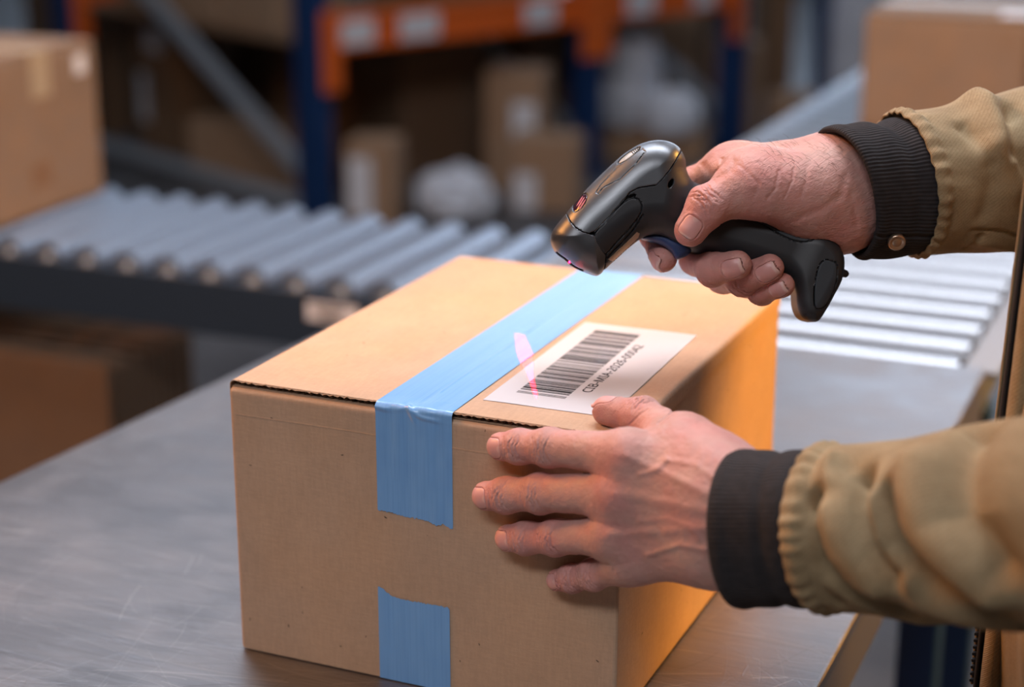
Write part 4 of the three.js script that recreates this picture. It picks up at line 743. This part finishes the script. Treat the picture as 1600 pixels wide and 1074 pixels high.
// right hand: closed on the scanner grip from behind, thumb on the near side
const E1 = [0.9175, 0, -0.3977], E2 = [-0.1183, 0.9547, -0.273], E3 = [0.3797, 0.2976, 0.8759], cv = (a, b, c) => madd(madd(madd([0, 0, 0], E1, a), E2, b), E3, c);
const rightHand = makeHand({
  pk: 0.018, out: E3,
  palm: [
    [[0.2698, 1.2107, -0.1678], [0.3316, 1.2135, -0.1818], 0.0135, 0.0198], [[0.2713, 1.1942, -0.1788], [0.3309, 1.2031, -0.1871], 0.0125, 0.0195], [[0.28, 1.1809, -0.1826], [0.3336, 1.1941, -0.1864], 0.0125, 0.019], [[0.2937, 1.1688, -0.1822], [0.336, 1.1848, -0.1786], 0.0115, 0.018],
    [[0.2921, 1.2096, -0.1314], [0.3281, 1.206, -0.1572], 0.0148, 0.021], [[0.3066, 1.2058, -0.133], [0.3275, 1.2011, -0.1496], 0.0158, 0.0195], [[0.3216, 1.1904, -0.1559], [0.3414, 1.1836, -0.1679], 0.017, 0.018], [[0.2708, 1.2103, -0.151], [0.2925, 1.2172, -0.1456], 0.009, 0.012],
    [[0.3397, 1.2115, -0.1789], [0.3798, 1.2075, -0.2212], 0.0225, 0.025], [[0.3416, 1.1935, -0.1748], [0.382, 1.1898, -0.2162], 0.0218, 0.024],
  ],
  fingers: [
    { j: [[0.2934, 1.2103, -0.1322], [0.2736, 1.1984, -0.1104], [0.2659, 1.1847, -0.103]], r: [0.0148, 0.0118, 0.01], up: [cv(-0.4, 0.3, 1), cv(-0.45, 0.25, 1)], nailUp: cv(-0.22, -0.02, 1), seed: 11, k: 0.014, nailAt: -0.06, nailL: 0.0066, nailW: 0.0062, fold: [1.25] },
    { j: [[0.2735, 1.2111, -0.1695], [0.2432, 1.1959, -0.1706], [0.2306, 1.1701, -0.1416], [0.2437, 1.1604, -0.12]], r: [0.0132, 0.0112, 0.0095, 0.0083], up: [cv(-0.4, 0.8, 0.5), cv(-0.6, 0.6, 0.2), cv(-1, -0.3, 0)], nailUp: cv(-0.9, -0.4, 0.25), seed: 12, k: 0.012 },
    { j: [[0.27, 1.1917, -0.1865], [0.2577, 1.1565, -0.1441], [0.2758, 1.1577, -0.1181], [0.2937, 1.1643, -0.1104]], r: [0.0125, 0.0104, 0.0094, 0.0087], up: [cv(-1, -0.3, 0), cv(-0.7, -0.7, 0.3), cv(-0.2, -0.6, 0.8)], nailUp: cv(0.05, -0.2, 1), seed: 13, k: 0.01, nailAt: 0.1, nailL: 0.0066, nailW: 0.0058 },
    { j: [[0.2797, 1.1787, -0.1886], [0.2731, 1.1447, -0.1513], [0.2926, 1.1509, -0.1266], [0.3117, 1.1622, -0.1187]], r: [0.0122, 0.0102, 0.0092, 0.0085], up: [cv(-1, -0.3, 0), cv(-0.7, -0.7, 0.3), cv(-0.2, -0.6, 0.8)], nailUp: cv(0.08, -0.2, 1), seed: 14, k: 0.01, nailAt: 0.12, nailL: 0.0066, nailW: 0.0056 },
    { j: [[0.2936, 1.1671, -0.1861], [0.2878, 1.1419, -0.1556], [0.3029, 1.1436, -0.1342], [0.3184, 1.1507, -0.1239]], r: [0.0112, 0.0092, 0.0082, 0.0076], up: [cv(-1, -0.3, 0), cv(-0.7, -0.7, 0.3), cv(-0.2, -0.6, 0.8)], nailUp: cv(0.15, -0.15, 1), seed: 15, k: 0.01, nailAt: 0.14, nailL: 0.0056, nailW: 0.0048 },
  ],
  bumps: [[[0.2732, 1.219, -0.1664], 0.011, 0.0016]],
  lines: [
    { p: [[0.3184, 1.2205, -0.1351], [0.3179, 1.2128, -0.1323], [0.3149, 1.2032, -0.1277]], w: 0.0009, h: 0.0005 }, { p: [[0.3099, 1.2183, -0.1306], [0.309, 1.2084, -0.1269], [0.3058, 1.2029, -0.1236]], w: 0.0011, h: 0.0006 }, { p: [[0.3254, 1.2212, -0.1384], [0.3257, 1.2128, -0.1357], [0.3237, 1.2036, -0.1316]], w: 0.0013, h: 0.0004 },
    { p: [[0.3426, 1.2115, -0.1597], [0.3415, 1.2015, -0.1535], [0.3339, 1.1944, -0.1444], [0.322, 1.1895, -0.1376]], w: 0.0026, h: 0.0008 }, { p: [[0.3467, 1.2018, -0.1581], [0.3507, 1.1929, -0.1568], [0.3538, 1.1847, -0.1554]], w: 0.002, h: 0.0005 },
    { p: [[0.2804, 1.2201, -0.1356], [0.2782, 1.2145, -0.1328], [0.2707, 1.2089, -0.1276]], w: 0.002, h: 0.0009 }, { p: [[0.2555, 1.214, -0.157], [0.2606, 1.2093, -0.1519], [0.2648, 1.2058, -0.1468]], w: 0.0018, h: 0.0008 }, { p: [[0.2701, 1.2197, -0.1481], [0.2692, 1.2151, -0.1462], [0.2671, 1.2114, -0.144]], w: 0.001, h: 0.0007 },
    { p: [[0.2845, 1.2192, -0.1314], [0.2979, 1.2092, -0.1281], [0.296, 1.2018, -0.1247]], w: 0.0012, h: 0.0004 },
  ],
  carve: (d, x, y, z) => (d > 0.01 ? d : Math.max(d, 0.0003 - scWorld(x, y, z))),
  lo: [0.20, 1.125, -0.245], hi: [0.405, 1.25, -0.075],
});

// the rest of the body, coarser, under the clothes: trunk, arms, legs, head
const LW = [0.375, 1.068, 0.042], LE = [0.6, 1.12, 0.1], LS = [0.615, 1.42, 0.07], RW = [0.3735, 1.1987, -0.2155], RE = [0.4682, 1.2047, -0.3031], RS = [0.62, 1.43, -0.35];
const bodyField = (() => {
  const B = [[[0.585, 1.38, -0.14], [0.59, 1.05, -0.14], 0.095, 0.085], [[0.6, 1.36, -0.04], [0.6, 1.0, -0.08], 0.075, 0.08], [[0.6, 1.36, -0.24], [0.6, 1.0, -0.2], 0.075, 0.08], [[0.59, 1.4, -0.14], [0.575, 1.56, -0.14], 0.06, 0.052],
    [LS, LE, 0.048, 0.036], [LE, LW, 0.036, 0.026], [RS, RE, 0.04, 0.034], [RE, RW, 0.036, 0.026],
    [[0.6, 0.95, -0.065], [0.6, 0.5, -0.05], 0.085, 0.058], [[0.6, 0.5, -0.05], [0.63, 0.09, -0.05], 0.055, 0.04], [[0.62, 0.05, -0.05], [0.5, 0.035, -0.04], 0.045, 0.034], [[0.6, 0.95, -0.215], [0.6, 0.5, -0.23], 0.085, 0.058], [[0.6, 0.5, -0.23], [0.63, 0.09, -0.23], 0.055, 0.04], [[0.62, 0.05, -0.23], [0.5, 0.035, -0.24], 0.045, 0.034],
    [[0.575, 1.72, -0.14], [0.56, 1.66, -0.14], 0.092, 0.078], [[0.5, 1.6, -0.14], [0.53, 1.62, -0.14], 0.04, 0.06], [[0.478, 1.69, -0.14], [0.468, 1.655, -0.14], 0.009, 0.014], [[0.58, 1.68, -0.055], [0.585, 1.65, -0.055], 0.016, 0.011], [[0.58, 1.68, -0.225], [0.585, 1.65, -0.225], 0.016, 0.011]].map((b) => cone(...b));
  const eyes = [cone([0.478, 1.695, -0.108], [0.479, 1.695, -0.106], 0.017, 0.017), cone([0.478, 1.695, -0.172], [0.479, 1.695, -0.174], 0.017, 0.017)], mouth = cone([0.462, 1.615, -0.16], [0.462, 1.615, -0.12], 0.006, 0.006);
  return (x, y, z) => { let d = 1e9; for (const b of B) d = smin(d, b(x, y, z), 0.025); for (const e of eyes) d = Math.max(d, -e(x, y, z) + 0.002); return Math.max(d, -mouth(x, y, z)); };
})();
const person = thing('person', 'worker in a tan canvas jacket steadying the parcel and aiming a scanner', 'person', [0.6, 0, -0.14]);
const rel = (g) => { g.translate(-0.6, 0, 0.14); return g; };
{
  const gl = meshField(leftHand.field, leftHand.lo, leftHand.hi, 0.00085, skinColor(leftHand, { pink: [[[0.2779, 1.0923, 0.042], 0.012, 0.26], [[0.2746, 1.0704, 0.045], 0.012, 0.3], [[0.2698, 1.0445, 0.043], 0.012, 0.24], [[0.3101, 1.1048, 0.03], 0.02, 0.2]] }), (x, y, z) => [x + 0.3 * z, y + 0.35 * z]);
  const gr = meshField(rightHand.field, rightHand.lo, rightHand.hi, 0.00085, skinColor(rightHand, { pink: [[[0.3004, 1.212, -0.1187], 0.02, 0.25], [[0.3409, 1.1854, -0.15], 0.02, 0.3], [[0.322, 1.2084, -0.1268], 0.02, 0.15]] }));
  const gb = meshField(bodyField, [0.36, -0.01, -0.45], [0.75, 1.84, 0.2], 0.012, () => SKIN);
  part('body', rel(mergeGeometries([gl, gr, gb])), M.skin, person);
  for (const h of [leftHand, rightHand]) for (const f of h.fingers) if (f.nail) part('fingernail', rel(nailGeometry(f.nail)), M.nail, person);
}

{ // fine dark hair on the back of the far wrist
  const r = rng(404), list = [], f = rightHand.field;
  for (let i = 0; i < 120; i++) {
    let p = madd(madd([0.3372, 1.244, -0.0941], E1, (r() - 0.38) * 0.058), E2, (r() - 0.62) * 0.03); const nearRim = r();
    for (let k = 0; k < 60; k++) { const d = f(...p); if (d < 0.0001) break; p = madd(p, E3, -Math.max(d * 0.7, 0.0002)); }
    if (Math.abs(f(...p)) > 0.0006) continue;
    const n = unit([f(p[0] + 0.001, p[1], p[2]) - f(p[0] - 0.001, p[1], p[2]), f(p[0], p[1] + 0.001, p[2]) - f(p[0], p[1] - 0.001, p[2]), f(p[0], p[1], p[2] + 0.001) - f(p[0], p[1], p[2] - 0.001)]);
    const lay = unit(madd(madd(madd([0, 0, 0], E1, -1), E2, 0.25 + (r() - 0.5) * 0.8), n, 0.25)), L = 0.003 + r() * 0.0045, pts = [];
    for (let k = 0; k <= 3; k++) pts.push(V(madd(madd(p, lay, L * k / 3), n, 0.0013 * Math.sin(k / 3 * 2.4) + 0.0002)));
    list.push(new THREE.TubeGeometry(new THREE.CatmullRomCurve3(pts), 5, 0.00006, 3));
  }
  if (list.length) tag(part('arm_hair', rel(join(list)), std({ color: lin(0.09, 0.05, 0.03), roughness: 0.6 }), person), null, null, null, 'stuff');
}

// ---------------------------------------------------------------- clothes
const twill = texture(512, 512, (u, v) => { const a = Math.sin((u * 26 + v * 26) * 2 * Math.PI), b = Math.sin((u * 52 - v * 13) * 2 * Math.PI); return 0.5 + 0.3 * a * (0.75 + 0.25 * b) + 0.1 * tnoise(u, v, 64, 64, 301); }, false, 28, 28);
const canvasTone = texture(512, 512, (u, v) => { const n = 0.035 * tnoise(u, v, 5, 6, 311) + 0.03 * tnoise(u, v, 17, 15, 312) + 0.03 * tnoise(u, v, 170, 170, 313) + 0.02 * Math.sin((u * 52 + v * 52) * Math.PI * 2); return [0.56 + n, 0.485 + n, 0.36 + n * 0.9]; }, true, 7, 7);
M.canvas = phys({ map: canvasTone, roughness: 0.86, bumpMap: twill, bumpScale: 0.00028, sheen: 0.3, sheenColor: lin(0.6, 0.5, 0.36), sheenRoughness: 0.6 });
const knit = texture(256, 256, (u, v) => { const n = 0.02 * tnoise(u, v, 9, 9, 321) + 0.022 * tnoise(u, v, 128, 128, 322); return [0.135 + n, 0.125 + n, 0.132 + n]; }, true, 30, 30);
M.knit = phys({ map: knit, roughness: 0.92, sheen: 0.35, sheenColor: lin(0.28, 0.24, 0.22), sheenRoughness: 0.5 });
// a cloth tube along a path, open at its start with a turned-in rim
function clothTube(path, up, ru, rv, disp, nT, nA, th, deep, slant) {
  const curve = new THREE.CatmullRomCurve3(path.map(V)), L = curve.getLength(), rows = [];
  for (let i = 6; i >= 0; i--) rows.push([i / 6 * deep, -th, 0]);
  rows.push([0, -th * 0.5, -th * 0.45]);
  for (let i = 0; i <= nT; i++) rows.push([i / nT * L, 0, 0]);
  const P = [], U = [], I = [], q = new THREE.Vector3(), d = new THREE.Vector3(), s = new THREE.Vector3(), n = new THREE.Vector3();
  rows.forEach(([m, off, back]) => {
    const t = clamp(m / L); curve.getPointAt(t, q); curve.getTangentAt(t, d); s.crossVectors(V(up), d).normalize(); if (dot(s.toArray(), E3) < 0) s.negate(); n.crossVectors(d, s); if (n.dot(V(up)) < 0) n.negate();
    for (let k = 0; k <= nA; k++) {
      const a = k / nA * 2 * Math.PI, c = Math.cos(a), w = Math.sin(a), e = disp ? disp(m, a, L) : 0, rU = ru(t) + off + e, rV = rv(t) + off + e, sl = slant ? slant(a) * Math.max(0, 1 - m / 0.05) : 0;
      P.push(q.x + n.x * c * rU + s.x * w * rV + d.x * (back + sl), q.y + n.y * c * rU + s.y * w * rV + d.y * (back + sl), q.z + n.z * c * rU + s.z * w * rV + d.z * (back + sl));
      U.push(a * 0.05, m + off);
    }
  });
  for (let j = 0; j + 1 < rows.length; j++) for (let k = 0; k < nA; k++) { const a = j * (nA + 1) + k, b = a + 1, c = a + nA + 1, e = c + 1; I.push(a, b, c, b, e, c); }
  const g = new THREE.BufferGeometry(); g.setAttribute('position', new THREE.Float32BufferAttribute(P, 3)); g.setAttribute('uv', new THREE.Float32BufferAttribute(U, 2)); g.setIndex(I); g.computeVertexNormals();
  const N = g.attributes.normal; for (let j = 0; j < rows.length; j++) { const a = j * (nA + 1), b = a + nA, x = N.getX(a) + N.getX(b), y = N.getY(a) + N.getY(b), z = N.getZ(a) + N.getZ(b), l = Math.hypot(x, y, z) || 1; N.setXYZ(a, x / l, y / l, z / l); N.setXYZ(b, x / l, y / l, z / l); }
  return g;
}
// folds: polylines over (metres along the sleeve, metres round it from the top), sunk or raised
function folds(list, R) {
  const F = list.map((f) => ({ ...f, d: line2(f.p) }));
  return (m, a) => { const r = a * R, rr = (a - 2 * Math.PI) * R; let h = 0; for (const f of F) { const q = Math.min(f.d(m, r), f.d(m, rr)); if (q < f.w * 3) h += f.h * Math.exp(-(q * q) / (f.w * f.w)); } return Math.max(-0.0075, h); };
}
const hem = (m, a, seed) => 0.0022 * Math.exp(-Math.pow((m - 0.004) / 0.0035, 2)) + 0.0007 * sstep(0.011, 0.007, m) * (Math.sin(a * 30 + 3 * noise3(Math.cos(a) * 2, seed, Math.sin(a) * 2)) + 0.6 * noise3(Math.cos(a) * 12, seed, Math.sin(a) * 12)) - 0.0011 * Math.exp(-Math.pow((m - 0.0098) / 0.0011, 2)) + 0.0006 * sstep(0.03, 0.01, m) * noise3(Math.cos(a) * 8, m * 60 + seed, Math.sin(a) * 8);
const foldsA = folds([
  { p: [[0.0149, 0.0428], [0.0085, 0.0546], [0.001, 0.068]], h: -0.0042, w: 0.006 }, { p: [[0.0149, 0.0444], [0.018, 0.0819], [0.0295, 0.1047], [0.0492, 0.1269]], h: -0.0048, w: 0.007 }, { p: [[0.0237, 0.0554], [0.0349, 0.0754], [0.0485, 0.0966]], h: 0.0042, w: 0.011 },
  { p: [[0.0441, 0.0314], [0.0475, 0.0536], [0.0536, 0.0767], [0.0647, 0.0931]], h: -0.0058, w: 0.0065 }, { p: [[0.0559, 0.0513], [0.0634, 0.0765], [0.0695, 0.0949]], h: 0.0036, w: 0.008 }, { p: [[0.0685, 0.0489], [0.0736, 0.0735], [0.0908, 0.0985], [0.1136, 0.1172]], h: -0.0058, w: 0.008 },
  { p: [[0.0881, 0.039], [0.0966, 0.0699], [0.1169, 0.0983]], h: 0.006, w: 0.013 }, { p: [[0.1047, 0], [0.1108, 0.0639], [0.1237, 0.0862]], h: -0.006, w: 0.009 }, { p: [[0.0254, 0.0998], [0.0458, 0.1306], [0.0695, 0.1626]], h: 0.0025, w: 0.009 }, { p: [[0.0695, 0.1134], [0.0898, 0.1311], [0.1102, 0.1432]], h: 0.003, w: 0.012 },
  { p: [[0.0051, 0.0367], [-0.0024, 0.0551]], h: 0.0022, w: 0.005 }, { p: [[0.0051, 0.0843], [0.0186, 0.1162]], h: -0.0022, w: 0.006 }, { p: [[0.0186, 0.0175], [0.0237, 0.0343]], h: 0.0025, w: 0.008 }, { p: [[0.0424, 0.0251], [0.0356, 0.0227]], h: -0.002, w: 0.008 },
], 0.05);
const foldsB = folds([
  { p: [[0.0525, 0], [0.0471, 0.0427], [0.0396, 0.0503]], h: 0.006, w: 0.012 }, { p: [[0.0583, 0.0282], [0.0546, 0.0506], [0.0596, 0.0701], [0.0729, 0.1012]], h: -0.0055, w: 0.008 }, { p: [[0.0546, 0.0599], [0.0646, 0.084], [0.0754, 0.1086]], h: 0.003, w: 0.0045 },
  { p: [[0.0271, 0.0289], [0.0312, 0.0459], [0.0346, 0.0583]], h: -0.0025, w: 0.005 }, { p: [[0.0708, 0.0341], [0.0779, 0.0675], [0.0896, 0.0898]], h: 0.005, w: 0.01 }, { p: [[0.0654, 0.0204], [0.0729, 0.0495], [0.0862, 0.068]], h: -0.004, w: 0.007 }, { p: [[0.0396, 0.055], [0.0354, 0.0729], [0.0321, 0.0925]], h: -0.0016, w: 0.006 },
  { p: [[0.0271, 0.1055], [0.0488, 0.1078], [0.0813, 0.1214], [0.1229, 0.1364]], h: -0.0012, w: 0.0011 }, { p: [[0.0333, 0.1186], [0.0479, 0.1194], [0.0813, 0.1351]], h: 0.0016, w: 0.006 }, { p: [[0.0354, 0.1124], [0.0329, 0.1274]], h: -0.0016, w: 0.003 }, { p: [[0.0625, 0.0895], [0.0813, 0.1082]], h: -0.002, w: 0.008 },
], 0.05);
const jacketParts = [];
const sleeveA = clothTube([[0.389, 1.0703, 0.047], [0.4129, 1.0755, 0.05], [0.4458, 1.0857, 0.058], [0.4938, 1.106, 0.078], LE, [0.618, 1.26, 0.1], [0.615, 1.42, 0.07]], [0, 1, 0], (t) => lerp(0.0435, 0.062, sstep(0, 0.6, t)), (t) => lerp(0.042, 0.062, sstep(0, 0.6, t)), (m, a) => hem(m, a, 4) + 2.1 * foldsA(m, a) * sstep(0.008, 0.02, m) + 0.0016 * noise3(m * 32, Math.cos(a) * 1.6, Math.sin(a) * 1.6 + 5) * sstep(0.01, 0.04, m), 260, 200, 0.0022, 0.03, (a) => -0.004 * Math.sin(a));
const sleeveB = clothTube([[0.3724, 1.2021, -0.2037], [0.4019, 1.2015, -0.2345], [0.4364, 1.2038, -0.2696], [0.4682, 1.2071, -0.3017], mix(RE, RS, 0.5), [0.62, 1.43, -0.345]], [0, 1, 0], (t) => lerp(0.0455, 0.068, sstep(0, 0.55, t)), (t) => lerp(0.042, 0.062, sstep(0, 0.55, t)), (m, a) => hem(m, a, 9) + 1.7 * foldsB(m, a) * sstep(0.008, 0.02, m) + 0.0013 * noise3(m * 34, Math.cos(a) * 1.6, Math.sin(a) * 1.6 + 15) * sstep(0.01, 0.04, m), 220, 200, 0.0022, 0.03, (a) => -0.003 * Math.sin(a) - 0.0065 * Math.cos(a));
const torso = sheet(120, 90, (u, v) => {
  const a = u * 2 * Math.PI, y = lerp(0.905, 1.475, v), sh = sstep(0.86, 1, v), lean = 0.03 * Math.max(0, (y - 1.0)), n = 0.006 * noise3(Math.cos(a) * 4, y * 11, Math.sin(a) * 4) + 0.003 * noise3(Math.cos(a) * 11, y * 20, Math.sin(a) * 11);
  return [0.578 + lean - (0.118 + n) * Math.cos(a) * (1 - 0.45 * sh), y + 0.03 * sh * (1 - Math.abs(Math.sin(a))), -0.14 + (0.175 + n) * Math.sin(a) * (1 - 0.55 * sh)];
}, (u, v) => [u * 0.95, v * 0.57], true);
const yokeField = (() => { // shoulders and collar
  const B = [[[0.612, 1.415, 0.07], [0.6, 1.42, -0.14], 0.071, 0.085], [[0.618, 1.425, -0.345], [0.6, 1.42, -0.14], 0.072, 0.085], [[0.615, 1.39, 0.072], [0.617, 1.33, 0.088], 0.069, 0.064], [[0.62, 1.4, -0.345], [0.61, 1.37, -0.355], 0.07, 0.066], [[0.59, 1.44, -0.14], [0.585, 1.5, -0.14], 0.08, 0.073]].map((b) => cone(...b)), neck = cone([0.58, 1.5, -0.14], [0.575, 1.62, -0.14], 0.066, 0.066);
  return (x, y, z) => { let d = 1e9; for (const b of B) d = smin(d, b(x, y, z), 0.03); return Math.max(d - 0.002 * noise3(x * 22, y * 22, z * 22), -neck(x, y, z)); };
})();
const yoke = meshField(yokeField, [0.48, 1.24, -0.46], [0.74, 1.6, 0.18], 0.008);
const jacket = part('jacket', rel(mergeGeometries([sleeveA, sleeveB, torso, yoke])), M.canvas, person);
const cuffA = clothTube([[0.3435, 1.0607, 0.0425], [0.3603, 1.0642, 0.044], [0.3953, 1.0717, 0.048]], [0, 1, 0], (t) => lerp(0.0418, 0.0365, sstep(0.7, 1, t)), (t) => lerp(0.0395, 0.033, sstep(0.7, 1, t)), (m, a) => 0.0002 * Math.sin(a * 104) + 0.0011 * noise3(Math.cos(a) * 1.4, m * 25, Math.sin(a) * 1.4) + 0.0012 * Math.exp(-Math.pow((m - 0.004) / 0.004, 2)) - 0.0016 * Math.exp(-Math.pow((m - 0.026 - 0.003 * Math.sin(a)) / 0.004, 2)), 60, 832, 0.0034, 0.03, (a) => 0.001 * Math.cos(a));
const cuffB = clothTube([[0.343, 1.2026, -0.1705], [0.3621, 1.2019, -0.1922], [0.3919, 1.2016, -0.2233]], [0, 1, 0], (t) => lerp(0.0395, 0.0435, sstep(0, 0.5, t)) - 0.009 * sstep(0.75, 1, t), (t) => lerp(0.034, 0.039, sstep(0, 0.6, t)) - 0.007 * sstep(0.75, 1, t), (m, a) => 0.0002 * Math.sin(a * 104) + 0.0012 * noise3(Math.cos(a) * 1.4, m * 22, Math.sin(a) * 1.4 + 13) + 0.0011 * Math.exp(-Math.pow((m - 0.004) / 0.004, 2)) - 0.0022 * Math.exp(-Math.pow((m - 0.03) / 0.006, 2)) * (1 + Math.cos(a)) + 0.0035 * Math.exp(-Math.pow((a - 2.95) / 0.3, 2)) * sstep(0.06, 0.01, m) - 0.0011 * Math.exp(-Math.pow((a - 2.2) / 0.03, 2)), 60, 832, 0.0034, 0.03, (a) => -0.0105 * Math.cos(a));
part('cuff', rel(cuffA), M.knit, jacket); part('cuff', rel(cuffB), M.knit, jacket);
{ // snap button on the far cuff, zip and front edge of the open jacket, hem band
  const c = [0.3778, 1.1744, -0.1652], n = unit(cv(0, -0.62, 0.9)), g = new THREE.LatheGeometry([[0, 0.0016], [0.0022, 0.0017], [0.0026, 0.0011], [0.0032, 0.0012], [0.0044, 0.0021], [0.0053, 0.0016], [0.0056, 0.0002], [0.005, -0.003], [0, -0.003]].map((q) => new THREE.Vector2(q[0], q[1])).reverse(), 28);
  g.applyQuaternion(new THREE.Quaternion().setFromUnitVectors(new THREE.Vector3(0, 1, 0), V(n))); g.translate(...c);
  part('snap_button', rel(g), std({ color: lin(0.5, 0.36, 0.26), roughness: 0.3, metalness: 0.9 }), jacket);
  const fx = (y) => 0.456 + 0.03 * Math.max(0, y - 1.0) + 0.0015 * noise3(y * 14, 2, 2), ys = []; for (let i = 0; i <= 24; i++) ys.push(lerp(0.926, 1.4, i / 24));
  const rib = (dx, z, rx, rz) => sheet(14, 96, (u, v) => { const y = lerp(0.925, 1.4, v), a = u * 2 * Math.PI; return [fx(y) + dx + rx * Math.cos(a), y, z + 0.004 * noise3(y * 9, 4, 1) + rz * Math.sin(a)]; }, (u, v) => [u * 0.05, v * 0.47], true);
  part('facing_edge', rel(rib(-0.0022, -0.1, 0.0016, 0.006)), M.canvas, jacket);
  part('zipper_tape', rel(rib(0.0018, -0.094, 0.0026, 0.012)), std({ color: lin(0.008, 0.009, 0.012), roughness: 0.7 }), jacket);
  part('front_edge', rel(rib(0.0115, -0.086, 0.0078, 0.018)), M.canvas, jacket);
  const toothShape = new RoundedBoxGeometry(0.003, 0.002, 0.003, 1, 0.0005);
  for (let i = 0; i < 16; i++) { const y = 0.93 + i * 0.0042; part('zipper_tooth', toothShape, M.black, jacket, [fx(y) - 0.0016 - 0.6, y, -0.09 + 0.14 + 0.004 * noise3(y * 9, 4, 1)]); }
  part('zipper_end', rel(bx(0.006, 0.011, 0.006, fx(0.922), 0.921, -0.112, 0.0015)), std({ color: lin(0.42, 0.5, 0.62), roughness: 0.3, metalness: 0.4 }), jacket);
  const legs = [[[0.6, 0.95, -0.065], [0.6, 0.5, -0.05], 0.096, 0.075], [[0.6, 0.5, -0.05], [0.625, 0.08, -0.05], 0.074, 0.066], [[0.6, 0.95, -0.215], [0.6, 0.5, -0.23], 0.096, 0.075], [[0.6, 0.5, -0.23], [0.625, 0.08, -0.23], 0.074, 0.066], [[0.6, 1.0, -0.08], [0.6, 1.0, -0.2], 0.092, 0.092]].map((b) => cone(...b));
  const trousers = meshField((x, y, z) => { let d = 1e9; for (const b of legs) d = smin(d, b(x, y, z), 0.02); return Math.max(d - 0.003 * noise3(x * 16, y * 22, z * 16), 0.075 - y); }, [0.46, 0.05, -0.38], [0.74, 1.12, 0.1], 0.009);
  for (const z of [-0.05, -0.235]) part('shoe', rel(meshField((x, y, q) => Math.max(smin(cone([0.63, 0.045, z], [0.52, 0.032, z], 0.054, 0.044)(x, y, q), cone([0.625, 0.06, z], [0.625, 0.1, z], 0.05, 0.05)(x, y, q), 0.02), 0.001 - y), [0.44, -0.005, z - 0.07], [0.71, 0.17, z + 0.07], 0.008)), M.black, person);
  part('trousers', rel(trousers), std({ color: lin(0.02, 0.024, 0.034), roughness: 0.9 }), person);
}

// ---------------------------------------------------------------- shadows on, draw
scene.traverse((o) => { if (o.isLight && o.shadow) o.castShadow = true; });
scene.add(camera);
renderer.render(scene, camera);
